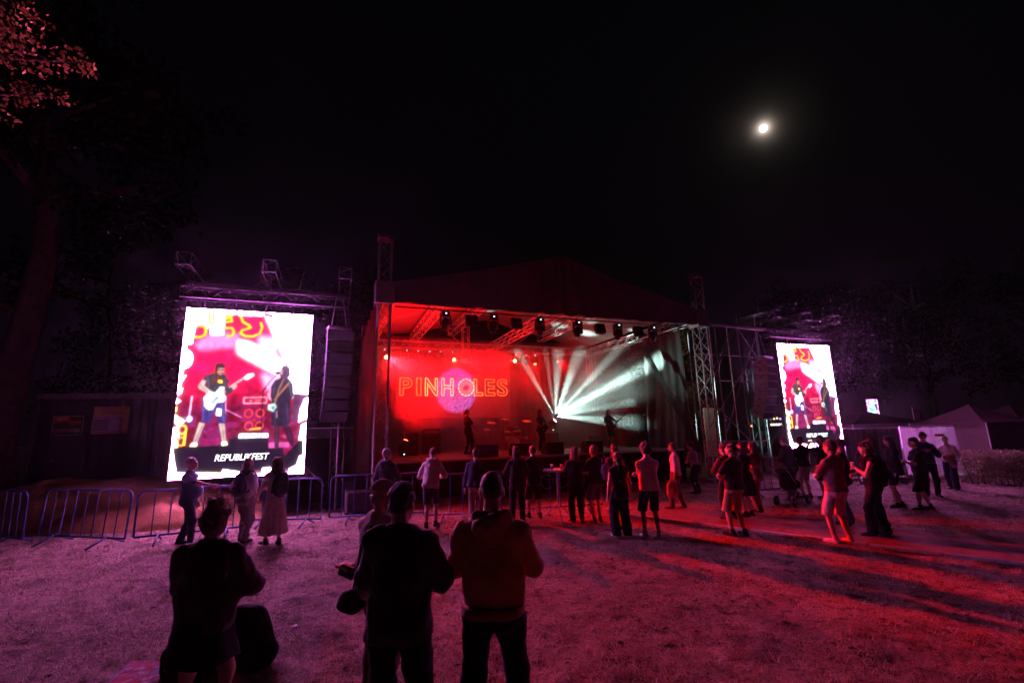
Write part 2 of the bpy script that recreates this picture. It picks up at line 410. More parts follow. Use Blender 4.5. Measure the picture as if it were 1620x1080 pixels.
def person(label, x, y, yaw, H=1.75, z0=0.0, top=None, bottom=None, shoe=('shoe_black', (.02, .02, .022)), hair=None, hands=('front', 'front'), feet=None,
           lean=0.0, head=(0, 0), width=1.0, belly=0.0, bust=0.0, vox=0.02, sidelean=0.0, skin=None, fuzz=0, group=None, hood=False, seat=None, cap=None):
    k = H / 1.75; sd = int(abs(x * 1000 + y * 77)) % 99991
    root = thing('person', label, 'person', (x, y, z0), math.radians(yaw), group)
    # all below in local metres, then to world with Rw
    Rw = rotz(math.radians(yaw)); Tw = np.array([x, y, z0])
    W = lambda v: v @ Rw.T + Tw
    skin = skin or SKIN
    feet = feet or ((-.11, .0), (.11, .0))
    P = np.array([(feet[0][0] + feet[1][0]) / 2 * .8, (feet[0][1] + feet[1][1]) / 2 * .8, .94]) * np.array([1, 1, k])
    if seat: P = np.array(seat, float)
    R = roty(math.radians(sidelean)) @ rotx(-math.radians(lean))
    tp = lambda a, b, c: P + R @ (np.array([a, b, c]) * k)
    w = width
    hips = [tp(-.085 * w, 0, -.02), tp(.085 * w, 0, -.02)]
    ank = [np.array([q[0] * k, q[1] * k, .085 * k + (q[2] if len(q) > 2 else 0)]) for q in feet]
    knees = []
    for i in (0, 1):
        kn, an = ik(hips[i], ank[i], .435 * k, .425 * k, (.12 * (-1 if i == 0 else 1), 1, 0)); knees.append(kn); ank[i] = an
    toes = []
    for i in (0, 1):
        a = math.radians((12 if i == 0 else -12)); toes.append(ank[i] + np.array([-math.sin(a), math.cos(a), 0]) * .15 * k + np.array([0, 0, -.05 * k]))
    sh = [tp(-.168 * w, -.005, .425), tp(.168 * w, -.005, .425)]
    N = tp(0, -.01, .50); HY, HP = math.radians(head[0]), math.radians(head[1])
    HR = R @ rotz(HY) @ rotx(HP) if abs(lean) < 30 else rotz(HY) @ rotx(HP) @ rotx(-math.radians(lean * .6))
    HC = N + (R @ np.array([0, .02, .10]) + HR @ np.array([0, .012, .085])) * k
    elb, wri, fdir = [], [], []
    for i in (0, 1):
        h = hands[i]; sgn = -1 if i == 0 else 1
        off, pole = HANDS[h] if isinstance(h, str) else h
        t = np.array([sgn * off[0], off[1], off[2]]) * k
        if isinstance(h, str): t = t + P - np.array([0, 0, .94 * k])
        if isinstance(h, str) and h in ('side', 'pocket', 'hip', 'crossed', 'chest', 'front', 'strum', 'neck', 'mic', 'up', 'face', 'back'):
            t = P + R @ (t - P)
        el, wr = ik(sh[i], t, .285 * k, .255 * k, R @ np.array([sgn * pole[0], pole[1], pole[2]])); elb.append(el); wri.append(wr); fdir.append(unit(wr - el))
    # ---- body: one skin surface, with finer head and hands
    def torso(o=0.0):
        L = [e_(tp(0, 0, 0), np.array([.150 * w + o, .105 + o, .13 + o]) * k, R), e_(tp(0, 0, .18), np.array([.132 * w + o, .092 + o, .17 + o]) * k, R),
             e_(tp(0, -.008, .35), np.array([.160 * w + o, .108 + o, .17 + o]) * k, R), c_(sh[0], sh[1], (.050 + o * .7) * k),
             e_(tp(.07, -.055, -.06), np.array([.082 + o, .082 + o, .10 + o]) * k, R), e_(tp(-.07, -.055, -.06), np.array([.082 + o, .082 + o, .10 + o]) * k, R),
             c_(tp(-.13 * w, -.02, .425), tp(-.025, -.015, .525), (.046 + o) * k, (.040 + o * .7) * k), c_(tp(.13 * w, -.02, .425), tp(.025, -.015, .525), (.046 + o) * k, (.040 + o * .7) * k)]
        if belly: L.append(e_(tp(0, .05 + .03 * belly, .13), np.array([.145 * w + o, .11 * belly + o, .16 + o]) * k, R))
        if bust: L += [e_(tp(s * .068, .082, .32), np.array([.062 + o, .055 * bust + o, .062 + o]) * k, R) for s in (-1, 1)]
        return L
    legs = []
    for i in (0, 1):
        legs += [c_(hips[i], knees[i], .084 * k * w ** .5, .057 * k), c_(knees[i], ank[i], .052 * k, .036 * k), c_(knees[i] * .65 + ank[i] * .35 + np.array([0, -.018, 0]), knees[i] * .5 + ank[i] * .5 + np.array([0, -.012, 0]), .050 * k, .044 * k),
                 c_(ank[i] + np.array([0, -.02, -.04 * k]), toes[i], .036 * k, .03 * k)]
    arms = []
    for i in (0, 1): arms += [c_(sh[i], elb[i], .050 * k, .039 * k), c_(elb[i], wri[i], .041 * k, .027 * k)]
    V, F = nets(torso() + legs + arms + [c_(N, HC - HR @ np.array([0, .02, .03]) * k, .056 * k, .052 * k)], vox, .035)
    vs_, fs_, ms_ = [V], [F], [np.zeros(len(F), int)]; nv = len(V)
    fine = .0095 if vox > .012 else .007
    hp = lambda a, b, c: HC + HR @ (np.array([a, b, c]) * k)
    sc = lambda *r: np.array(r) * k
    hd = [e_(hp(0, -.012, .03), sc(.076, .097, .098), HR), e_(hp(0, .03, -.045), sc(.054, .062, .072), HR), e_(hp(0, .055, -.088), sc(.03, .026, .024), HR), e_(hp(0, .02, -.015), sc(.066, .072, .08), HR),
          c_(hp(0, .088, .018), hp(0, .108, -.022), .010 * k, .014 * k), e_(hp(0, .078, .032), sc(.05, .018, .012), HR), e_(hp(0, .086, -.058), sc(.026, .012, .013), HR),
          e_(hp(.079, -.005, -.008), sc(.011, .024, .034), HR), e_(hp(-.079, -.005, -.008), sc(.011, .024, .034), HR), c_(hp(0, -.02, -.05), N, .054 * k, .058 * k)]
    V, F = nets(hd, fine, .014, cuts=[e_(hp(s * .033, .104, .008), sc(.018, .016, .012), HR) for s in (-1, 1)])
    cen = V[F].mean(1); q = (cen - HC) @ HR / k; mi = np.zeros(len(F), int)
    mi[(np.hypot(np.abs(q[:, 0]) - .033, (q[:, 2] - .008) * 1.5) < .016) & (q[:, 1] > .06)] = 1
    mi[(np.abs(q[:, 0]) < .026) & (np.abs(q[:, 2] + .058) < .011) & (q[:, 1] > .07)] = 2
    mi[(np.abs(np.abs(q[:, 0]) - .035) < .022) & (np.abs(q[:, 2] - .036) < .007) & (q[:, 1] > .06)] = 3
    vs_.append(V); fs_.append(F + nv); ms_.append(mi); nv += len(V)
    for i in (0, 1):
        fd = fdir[i]; sgn = -1 if i == 0 else 1
        inw = unit(np.array([-sgn * 1.0, .15, 0]) - fd * (np.array([-sgn, .15, 0]) @ fd)); sdv = np.cross(fd, inw) * (-sgn)  # palm normal inwards, thumb side forwards/up
        w0 = wri[i]; hs = k * .98; pr = [e_(w0 + fd * .048 * hs, np.array([.041, .05, .017]) * hs, np.stack([sdv, fd, inw], 1)), c_(w0 - fd * .02, w0 + fd * .02 * hs, .027 * hs)]
        grip = .9 if hands[i] in ('rail', 'strum', 'neck', 'mic', 'up', 'face', 'crossed') else .45
        for j, (o, L1) in enumerate(((.031, .072), (.011, .080), (-.010, .075), (-.029, .058))):
            b0 = w0 + fd * .085 * hs + sdv * o * hs; a1 = grip * (.6 + .12 * j); a2 = a1 + grip
            if hands[i] == 'point' and j == 0: a1 = a2 = .05
            if hands[i] == 'point' and j > 0: a1, a2 = 1.2, 2.6
            m1 = b0 + (fd * math.cos(a1) + inw * math.sin(a1)) * L1 * .52 * hs; m2 = m1 + (fd * math.cos(a2) + inw * math.sin(a2)) * L1 * .5 * hs
            pr += [c_(b0 - fd * .02 * hs, m1, .0098 * hs, .009 * hs), c_(m1, m2, .009 * hs, .0078 * hs)]
        tb = w0 + fd * .03 * hs + sdv * .034 * hs; t1 = tb + unit(fd * .6 + sdv * .7 + inw * .35) * .045 * hs; t2 = t1 + unit(fd * .85 + sdv * .25 + inw * .5) * .032 * hs
        pr += [c_(tb, t1, .0125 * hs, .011 * hs), c_(t1, t2, .011 * hs, .009 * hs)]
        V, F = nets(pr, .0075 if vox > .012 else .0055, .006); vs_.append(V); fs_.append(F + nv); ms_.append(np.zeros(len(F), int)); nv += len(V)
    hc = hair[1] if hair else (.03, .02, .015)
    HM = mat('hair_%d_%d_%d' % tuple(int(c * 1000) for c in hc), hc, rough=.55, var=.3, scale=60, bump=.6, bscale=220, sheen=.3)
    np_mesh('body', W(np.concatenate(vs_)), np.concatenate(fs_), [skin, EYE, LIP, HM], root, np.concatenate(ms_))
    # ---- shoes
    for i in (0, 1):
        d = toes[i] - ank[i]; d[2] = 0; d = unit(d); g = ank[i] - np.array([0, 0, .085 * k])
        pr = [c_(g + np.array([0, 0, .04 * k]) - d * .045 * k, g + d * .10 * k + np.array([0, 0, .034 * k]), .042 * k, .042 * k), c_(g + d * .10 * k + np.array([0, 0, .03 * k]), g + d * .175 * k + np.array([0, 0, .03 * k]), .042 * k, .034 * k), c_(g + np.array([0, 0, .05 * k]) - d * .02 * k, ank[i] + np.array([0, 0, .03 * k]), .045 * k, .046 * k)]
        V, F = nets(pr, min(vox, .015), .02, clips=[lambda Q, g=g: g[2] + .006 - Q[..., 2]])
        np_mesh('shoe', W(V), F, fabric(*shoe), root)
    # ---- bottom
    nz = lambda fr, am, o=3, st=(1, 1, 1): wob(sd, fr, am, o, st)
    if bottom:
        kind, cn, cc = bottom[:3]; hem = bottom[3] if len(bottom) > 3 else None; loose = bottom[4] if len(bottom) > 4 else .012
        o = .014
        hipsb = [e_(tp(0, 0, .02), np.array([.152 * w + o, .108 + o, .14 + o]) * k, R)] + [e_(tp(s * .07, -.055, -.06), np.array([.082 + o, .082 + o, .10 + o]) * k, R) for s in (-1, 1)]
        if belly: hipsb.append(e_(tp(0, .04, .06), np.array([.14 * w + o, .11 * belly, .12]) * k, R))
        wz_ = -.035 if (top and top[0] in ('hoodie', 'jacket')) else .125; wc = lambda Q: ((Q - tp(0, 0, wz_)) @ R)[..., 2]
        pr = list(hipsb); cl = [wc]
        if kind in ('trousers', 'flared', 'wide'):
            for i in (0, 1):
                e1 = {'trousers': .050, 'flared': .085, 'wide': .088}[kind]; kr = {'trousers': .064, 'flared': .064, 'wide': .088}[kind]
                an = ank[i] + np.array([0, 0, -.015 * k])
                pr += [c_(hips[i], knees[i], (.088 + loose) * k, (kr + loose * .6) * k), c_(knees[i], an, (kr + loose * .6) * k, (e1 + loose * .4) * k)]
            cl.append(lambda Q: .045 * k - Q[..., 2])
            V, F = nets(pr, vox, .028, cl, (lambda f_: (lambda Q: f_(Q) * .8 - .007))(nz(17, .006 + loose * .2, 3, (1, 1, 1.3))))
        elif kind == 'shorts':
            hem = hem or .52; ends = []
            for i in (0, 1):
                t = np.clip((hips[i][2] - hem * k) / max(hips[i][2] - knees[i][2], .05), .2, 1.25); en = hips[i] + (knees[i] - hips[i]) * t
                ends.append(en); pr.append(c_(hips[i], en, (.088 + loose * .3) * k, (.078 + loose * .35) * k))
            cl.append(lambda Q: hem * k - Q[..., 2])
            V, F = nets(pr, vox, .012, cl, nz(17, .005, 3))
        else:
            hem = hem or .55; wz = P[2] + .12 * k; r1 = loose
            c0 = tp(0, -.02, 0); ct = np.array([(ank[0][0] + ank[1][0]) / 2, (ank[0][1] + ank[1][1]) / 2])
            nf = bottom[5] if len(bottom) > 5 else 9; fa = bottom[6] if len(bottom) > 6 else .01
            def skirt(Q):
                t = np.clip((wz - Q[..., 2]) / (wz - hem * k), 0, 1.2); cx = c0[0] + (ct[0] - c0[0]) * t * .8; cy = c0[1] + (ct[1] - c0[1]) * t * .8
                dx, dy = Q[..., 0] - cx, Q[..., 1] - cy; a = (.148 * w + .035 * np.sqrt(t) + r1 * t) * k; b = (.118 + .05 * np.sqrt(t) + r1 * t) * k
                th = np.arctan2(dy, dx); rad = np.sqrt((dx / a) ** 2 + (dy / b) ** 2)
                return (rad - 1) * np.minimum(a, b) - fa * t * np.sin(nf * th + 1.2 * np.sin(3 * th + sd))
            m = .3 + r1; lo = np.array([c0[0] - m - .1, c0[1] - m - .1, hem * k - .02]); hi = np.array([c0[0] + m + .1, c0[1] + m + .1, wz + .02])
            V, F = nets([('f', skirt, lo, hi)] + hipsb, vox, .02, [lambda Q: hem * k - Q[..., 2], wc], nz(14, .005, 3, (1, 1, .5)))
        np_mesh({'skirt': 'skirt', 'shorts': 'shorts'}.get(kind, 'trousers'), W(V), F, fabric(cn, cc), root)
    # ---- top
    if top:
        kind, cn, cc = top[:3]; opt = top[3] if len(top) > 3 else {}
        o = opt.get('o', .016); hem = opt.get('hem', -.03); sl = opt.get('sleeve', 'long' if kind in ('hoodie', 'jacket', 'sweater') else 'short')
        pr = torso(o)[:4] + torso(o)[6:]
        if kind in ('hoodie', 'jacket', 'sweater') or opt.get('loose'):
            lo_ = opt.get('loose', .03); pr.append(e_(tp(0, -.01, .12), np.array([.150 * w + lo_, .105 + lo_, .27]) * k, R))
        if hem < -.02: pr += torso(o + .012)[4:6] + [c_(tp(-.06 * w, -.01, .05), tp(-.075 * w, -.01, hem), (.10 + o) * k), c_(tp(.06 * w, -.01, .05), tp(.075 * w, -.01, hem), (.10 + o) * k)]
        ao = opt.get('ao', .020 if sl == 'long' else .022)
        for i in (0, 1):
            if sl == 'long': pr += [c_(sh[i], elb[i], (.050 + ao * .75) * k, (.044 + ao) * k), c_(elb[i], wri[i] - fdir[i] * .01, (.044 + ao) * k, (.030 + ao * .7) * k)]
            elif sl == 'short': pr.append(c_(sh[i], sh[i] + (elb[i] - sh[i]) * .62, (.050 + ao * .5) * k, (.045 + ao * .9) * k))
            elif sl == 'mid': pr.append(c_(sh[i], elb[i], (.055 + ao) * k, (.044 + ao) * k))
        nk = tp(0, .0, .555); cl = [lambda Q: hem * k - ((Q - P) @ R)[..., 2], lambda Q: ((Q - nk) @ R)[..., 2] + .25 * ((Q - nk) @ R)[..., 1]]
        am = opt.get('fold', .007 if sl == 'long' else .0055)
        fo_ = nz(opt.get('freq', 15), am, 4 if vox < .012 else 3)
        V, F = nets(pr, vox, opt.get('k', .035), cl, lambda Q: np.minimum(fo_(Q), .010 if sl == 'long' else .008) - .004)
        g = np_mesh({'tshirt': 'shirt', 'tank': 'shirt', 'shirt': 'shirt'}.get(kind, kind), W(V), F, fabric(cn, cc), root)
        if kind == 'hoodie':
            pr = [e_(tp(0, -.105, .47), np.array([.125, .055, .085]) * k, R), c_(tp(-.10, -.05, .535), tp(.10, -.05, .535), .036 * k), c_(tp(-.10, -.05, .53), tp(-.05, .055, .50), .034 * k, .026 * k), c_(tp(.10, -.05, .53), tp(.05, .055, .50), .034 * k, .026 * k), e_(tp(0, -.125, .40), np.array([.06, .035, .06]) * k, R)]
            V, F = nets(pr, vox, .03, (), wob(sd + 3, 24, .008, 3)); np_mesh('hood', W(V), F, fabric(cn, cc), root)
            V, F = nets([e_(tp(0, -.012, hem - .02), np.array([.165 * w + o, .125 + o, .16]) * k, R)] + torso(o + .008)[4:6], vox, .02, [lambda Q: (hem - .05) * k - ((Q - P) @ R)[..., 2], lambda Q: ((Q - P) @ R)[..., 2] - (hem + .015) * k])
            np_mesh('hem_band', W(V), F, fabric(cn + '_rib', tuple(c * .8 for c in cc), .6), root)
        elif kind in ('jacket',):
            pr = [c_(tp(-.055, -.04, .535), tp(.055, -.04, .535), .030 * k), c_(tp(-.06, -.03, .535), tp(-.03, .05, .50), .026 * k, .02 * k), c_(tp(.06, -.03, .535), tp(.03, .05, .50), .026 * k, .02 * k)]
            V, F = nets(pr, vox, .02); np_mesh('collar', W(V), F, fabric(cn, cc), root)
    # ---- hair
    if hair and hair[0] != 'none':
        kind = hair[0]; pr = []; cl = []; face = lambda a, b, c: (lambda Q: (((Q - HC) @ HR) / k) @ np.array([a, b, c[0]]) + c[1])
        nzz = wob(sd + 9, 70, .004, 2)
        cap_ = e_(hp(0, -.016, .036), sc(.084, .105, .102), HR)
        if kind == 'buzz': pr = [e_(hp(0, -.013, .032), sc(.0795, .1005, .1015), HR)]; nzz = wob(sd, 90, .0015, 2); cl = [lambda Q: k * (.9 * (((Q - HC) @ HR) / k)[..., 1] - .62 * (((Q - HC) @ HR) / k)[..., 2] - .012), lambda Q: -k * ((((Q - HC) @ HR) / k)[..., 2] + .045)]
        else: cl = [lambda Q: k * (.75 * (((Q - HC) @ HR) / k)[..., 1] - .66 * (((Q - HC) @ HR) / k)[..., 2] - .022)]
        if kind == 'short': pr = [cap_, e_(hp(0, -.03, .06), sc(.082, .095, .085), HR), e_(hp(0, -.055, -.01), sc(.066, .055, .065), HR)]; nzz = wob(sd + 9, 60, .006, 3); cl.append(lambda Q: -k * ((((Q - HC) @ HR) / k)[..., 2] + .062))
        if kind == 'curly': pr = [e_(hp(0, -.02, .05), sc(.104, .122, .115), HR), e_(hp(0, -.05, -.01), sc(.088, .075, .08), HR)]; nzz = wob(sd + 9, 75, .014, 3); cl.append(lambda Q: -k * ((((Q - HC) @ HR) / k)[..., 2] + .075))
        if kind in ('long', 'wavy', 'shoulder'):
            ln = {'long': .36, 'wavy': .40, 'shoulder': .20}[kind]
            back = lambda a, b, c: hp(0, 0, 0) + (HR @ np.array([a, b, 0]) + R @ np.array([0, 0, c])) * k
            pr = [cap_, e_(back(0, -.06, -.05), sc(.082, .06, .10), HR), c_(back(-.045, -.065, -.06), back(-.05, -.085, -.06 - ln), .05 * k, .036 * k), c_(back(.045, -.065, -.06), back(.05, -.085, -.06 - ln * .95), .05 * k, .036 * k), c_(back(0, -.075, -.06), back(0, -.10, -.07 - ln), .05 * k, .03 * k),
                  c_(back(-.07, -.01, .02), back(-.085, .0, -.10 - ln * .35), .028 * k, .024 * k), c_(back(.07, -.01, .02), back(.085, .0, -.10 - ln * .35), .028 * k, .024 * k)]
            nzz = wob(sd + 9, 55, .009 if kind != 'wavy' else .014, 3, (1, 1, .3 if kind != 'wavy' else .7)); cl = []
            pr_cut = [e_(hp(0, .075, -.045), sc(.052, .07, .095), HR)]
        if kind == 'bun': pr = [e_(hp(0, -.022, .04), sc(.090, .108, .102), HR), e_(hp(.0, -.04, .145), sc(.058, .056, .05), HR), e_(hp(0, -.07, -.02), sc(.07, .05, .075), HR)]; nzz = wob(sd + 9, 55, .012, 3)
        if kind == 'pony': pr = [cap_, c_(hp(0, -.10, .04), hp(0, -.15, .02), .03 * k, .035 * k), c_(hp(0, -.15, .02), hp(0, -.16, -.14), .036 * k, .02 * k)]; nzz = wob(sd + 9, 60, .006, 3)
        if kind == 'beard': pr = [e_(hp(0, .03, -.075), sc(.06, .062, .055), HR), e_(hp(0, -.03, -.02), sc(.082, .088, .07), HR)]; cl = [lambda Q: k * ((((Q - HC) @ HR) / k)[..., 2] + .02) - k * .02 * ((((Q - HC) @ HR) / k)[..., 1] < 0)]
        V, F = nets(pr, .012 if vox > .012 else .008, .02, cl, nzz, cuts=pr_cut if kind in ('long', 'wavy', 'shoulder') else ())
        np_mesh('hair', W(V), F, HM, root)
        if fuzz:
            g = np.random.default_rng(sd); ii = g.integers(0, len(V), fuzz); b = V[ii]; o = b - HC; o /= np.linalg.norm(o, axis=1)[:, None]
            ln = hair[2] if len(hair) > 2 else .02
            L = g.uniform(.3, 1, fuzz)[:, None] * ln; dr = o + g.normal(size=(fuzz, 3)) * .7; dr /= np.linalg.norm(dr, axis=1)[:, None]
            sdv = np.cross(dr, g.normal(size=(fuzz, 3))); sdv /= np.linalg.norm(sdv, axis=1)[:, None]; wd = .0011 if vox < .012 else .002
            droop = np.array([0, 0, -1]) * L * g.uniform(0, .8, (fuzz, 1))
            b = b - o * .004; mid = b + dr * L * .6; tip = b + dr * L + droop + g.normal(size=(fuzz, 3)) * L * .25
            VV = np.concatenate([b - sdv * wd, b + sdv * wd, mid - sdv * wd * .8, mid + sdv * wd * .8, tip]); n = fuzz; a = np.arange(n)
            FF = np.concatenate([np.stack([a, a + n, a + 3 * n], 1), np.stack([a, a + 3 * n, a + 2 * n], 1), np.stack([a + 2 * n, a + 3 * n, a + 4 * n], 1)])
            np_mesh('loose_hair', W(VV), FF, HM, root, kind='stuff')
    if cap:
        cn, cc, back = cap; sg = -1 if back else 1
        pr = [e_(hp(0, -.014, .05), sc(.090, .112, .092), HR)]
        V, F = nets(pr, .012 if vox > .012 else .007, .01, [lambda Q: -k * ((((Q - HC) @ HR) / k)[..., 2] - .038)])
        c = np_mesh('cap', W(V), F, fabric(cn, cc), root)
        V, F = nets([e_(hp(0, sg * .105 - .01, .046), sc(.075, .085, .013), HR @ rotx(-sg * .25))], .008, .01, [lambda Q: k * (.04 - sg * (((Q - HC) @ HR) / k)[..., 1])])
        np_mesh('brim', W(V), F, fabric(cn, cc), c)
    FZ[root.name] = dict(W=W, tp=tp, hand=[W(q + d * .06) for q, d in zip(wri, fdir)], sh=[W(q) for q in sh], head=W(HC), k=k, R=Rw @ R, fd=[Rw @ d for d in fdir])
    return root

def backpack(label, pers, cn, cc, s=1.0, group=None, vox=.016):
    d = FZ[pers.name]; tp, W, R = d['tp'], d['W'], d['R']
    c = W(tp(0, -.21, .27)); root = thing('backpack', label, 'backpack', tuple(W(tp(0, -.21, .02))), group=group)
    wp = lambda a, b, z: W(tp(a, b, z))
    V, F = nets([e_(wp(0, -.205, .27), np.array([.155, .09, .24]) * s, R), e_(wp(0, -.20, .18), np.array([.16, .095, .16]) * s, R)], vox, .04, (), wob(5, 20, .008, 3))
    np_mesh('bag_body', V, F, fabric(cn, cc), root)
    V, F = nets([e_(wp(0, -.29, .17), np.array([.115, .04, .11]) * s, R)], vox, .02, (), wob(8, 25, .005, 2)); np_mesh('pocket', V, F, fabric(cn, cc), root)
    for sg in (-1, 1):
        MB().tube([wp(sg * .09, -.13, .46), wp(sg * .115, -.07, .545), wp(sg * .115, .05, .53), wp(sg * .11, .13, .42), wp(sg * .125, .10, .25), wp(sg * .12, -.10, .10)], .017, 6).build('strap', fabric(cn, cc), root)
    MB().tube([wp(-.03, -.16, .50), wp(-.02, -.165, .55), wp(.02, -.165, .55), wp(.03, -.16, .50)], .008, 6).build('grab_loop', fabric(cn, cc), root)
    return root
# ------------------------------------------------------------------ ground
def vnoise(x, y, seed):
    g = np.random.default_rng(seed); T = g.random((256, 256))
    xi, yi = np.floor(x).astype(int), np.floor(y).astype(int); fx, fy = x - xi, y - yi; fx = fx * fx * (3 - 2 * fx); fy = fy * fy * (3 - 2 * fy)
    t = lambda a, b: T[a % 256, b % 256]
    return (t(xi, yi) * (1 - fx) + t(xi + 1, yi) * fx) * (1 - fy) + (t(xi, yi + 1) * (1 - fx) + t(xi + 1, yi + 1) * fx) * fy
def ground_z(x, y):
    near = np.clip((22 - np.hypot(x, y - 6)) / 8, 0, 1)
    z = (vnoise(x * 1.1, y * 1.1, 1) - .5) * .035 + (vnoise(x * 5, y * 5, 2) - .5) * .022 + (vnoise(x * 14, y * 14, 3) - .5) * .012
    d = vnoise(x * 4.6 + 9, y * 6.5, 4); z = z - np.clip(d - .76, 0, .2) * .17
    return z * near
KA, KB = np.array([2.6, 11.95]), np.array([9.4, 5.2])          # the stone edge of the path
KD = (KB - KA) / np.linalg.norm(KB - KA); KN = np.array([-KD[1], KD[0]])
if KN[0] < 0: KN = -KN
PATHW = 1.9
def path_in(x, y, m=0.0):
    a = (x - KA[0]) * KD[0] + (y - KA[1]) * KD[1]; b = (x - KA[0]) * KN[0] + (y - KA[1]) * KN[1]
    return (a > -m) & (a < np.linalg.norm(KB - KA) + m) & (b > -m) & (b < PATHW + m)
ax = np.concatenate([np.linspace(-220, -16, 18)[:-1], np.arange(-16, 18, .075), np.linspace(18, 220, 18)])
ay = np.concatenate([np.linspace(-60, 1.5, 8)[:-1], np.arange(1.5, 18, .075), np.linspace(18, 320, 22)])
GX, GY = np.meshgrid(ax, ay, indexing='ij'); GZ = ground_z(GX, GY) * np.where(path_in(GX, GY, .1), 0.15, 1.0) - np.where(path_in(GX, GY, .05), .012, 0)
nx, ny = GX.shape; I = np.arange(nx * ny).reshape(nx, ny)
GF = np.stack([I[:-1, :-1], I[1:, :-1], I[1:, 1:], I[:-1, 1:]], -1).reshape(-1, 4)
gm = bpy.data.materials.new('dry_turf'); gm.use_nodes = True
n, l = gm.node_tree.nodes, gm.node_tree.links; b = n['Principled BSDF']; b.inputs['Roughness'].default_value = .95; b.inputs['Specular IOR Level'].default_value = .1
tc = n.new('ShaderNodeTexCoord')
def gnoise(sc, det=6, dist=0.0):
    q = n.new('ShaderNodeTexNoise'); q.inputs['Scale'].default_value = sc; q.inputs['Detail'].default_value = det; q.inputs['Distortion'].default_value = dist; l.new(tc.outputs['Object'], q.inputs['Vector']); return q
def gramp(src, els):
    r = n.new('ShaderNodeValToRGB'); r.color_ramp.elements[0].position = els[0][0]; r.color_ramp.elements[0].color = (*els[0][1], 1); r.color_ramp.elements[1].position = els[-1][0]; r.color_ramp.elements[1].color = (*els[-1][1], 1)
    for p, c in els[1:-1]: r.color_ramp.elements.new(p).color = (*c, 1)
    l.new(src.outputs['Fac'], r.inputs['Fac']); return r
r1 = gramp(gnoise(1.7, 8, .6), [(.32, (.13, .105, .075)), (.5, (.27, .22, .16)), (.68, (.37, .31, .23))])
r2 = gramp(gnoise(26, 5, 1.2), [(.35, (.35, .33, .3)), (.5, (.85, .85, .85)), (.66, (1.3, 1.3, 1.3))])
r3 = gramp(gnoise(6.5, 6, .4), [(.36, (.25, .23, .20)), (.47, (1, 1, 1)), (1, (1, 1, 1))])
m1 = n.new('ShaderNodeMixRGB'); m1.blend_type = 'MULTIPLY'; m1.inputs[0].default_value = .8; l.new(r1.outputs[0], m1.inputs[1]); l.new(r2.outputs[0], m1.inputs[2])
m2 = n.new('ShaderNodeMixRGB'); m2.blend_type = 'MULTIPLY'; m2.inputs[0].default_value = .8; l.new(m1.outputs[0], m2.inputs[1]); l.new(r3.outputs[0], m2.inputs[2]); l.new(m2.outputs[0], b.inputs['Base Color'])
bp = n.new('ShaderNodeBump'); bp.inputs['Strength'].default_value = .9; bp.inputs['Distance'].default_value = .03; l.new(gnoise(38, 6, 1.0).outputs['Fac'], bp.inputs['Height']); l.new(bp.outputs[0], b.inputs['Normal'])
ground = np_mesh('ground', np.stack([GX, GY, GZ], -1).reshape(-1, 3), GF, gm); ground['kind'] = 'structure'

# path of trodden fine gravel with a pale stone edge
pm = mat('trodden_gravel', (.20, .165, .14), rough=.95, var=.3, scale=5, bump=.8, bscale=70, spec=.1)
a_ = np.linspace(0, np.linalg.norm(KB - KA), 90); b_ = np.linspace(.0, PATHW, 20)
A2, B2 = np.meshgrid(a_, b_, indexing='ij'); PX = KA[0] + KD[0] * A2 + KN[0] * B2; PY = KA[1] + KD[1] * A2 + KN[1] * B2
PZ = .006 + (vnoise(PX * 2, PY * 2, 8) - .5) * .008 + (vnoise(PX * 9, PY * 9, 9) - .5) * .006
I = np.arange(PX.size).reshape(PX.shape)
pth = np_mesh('path', np.stack([PX, PY, PZ], -1).reshape(-1, 3), np.stack([I[:-1, :-1], I[1:, :-1], I[1:, 1:], I[:-1, 1:]], -1).reshape(-1, 4), pm); pth['kind'] = 'structure'
kerb = thing('kerb', 'pale stone edging strip along the trodden path', 'kerb', (KA[0], KA[1], 0)); del kerb['category']; del kerb['label']; kerb['kind'] = 'structure'
km = mat('pale_stone', (.42, .38, .34), rough=.85, var=.25, scale=12, bump=.5, bscale=60)
Rk = Matrix.Rotation(math.atan2(KD[1], KD[0]), 3, 'Z'); tt = .15
while tt < np.linalg.norm(KB - KA) - .5:
    L = random.uniform(.92, .98); c = KA + KD * (tt + L / 2) - KN * .07
    MB().box((c[0], c[1], .012 + random.uniform(-.004, .006)), (L, .11, .075), Rk @ Matrix.Rotation(random.uniform(-.012, .012), 3, 'Z'), .012).build('kerb_stone', km, kerb); tt += L + .018

# short dry grass, trampled flat
NB = 230000; g = np.random.default_rng(11)
u = g.random(NB); yy = 3.6 + 11.5 * u ** 1.35; xx = (g.random(NB) * 2 - 1) * (yy * 1.16 + .6); z = ground_z(xx, yy)
cl = vnoise(xx * 1.7, yy * 1.7, 21) * .6 + vnoise(xx * 6, yy * 6, 22) * .4; keep = (g.random(NB) < np.clip((cl - .25) * 2.2, .05, 1)) & ~path_in(xx, yy, .03); xx, yy, z = xx[keep], yy[keep], z[keep]; NB = len(xx)
th = g.random(NB) * 6.283; el = np.abs(g.normal(0, .45, NB)); L = g.uniform(.02, .07, NB) * (1 + .03 * yy); wd = g.uniform(.0014, .0030, NB) * (1 + .14 * yy)
dr = np.stack([np.cos(th) * np.cos(el), np.sin(th) * np.cos(el), np.sin(el)], -1); sd = np.stack([-np.sin(th), np.cos(th), np.zeros(NB)], -1)
b0 = np.stack([xx, yy, z + .001], -1); V = np.concatenate([b0 - sd * wd[:, None], b0 + sd * wd[:, None], b0 + dr * L[:, None] + np.array([0, 0, .004])]); a = np.arange(NB)
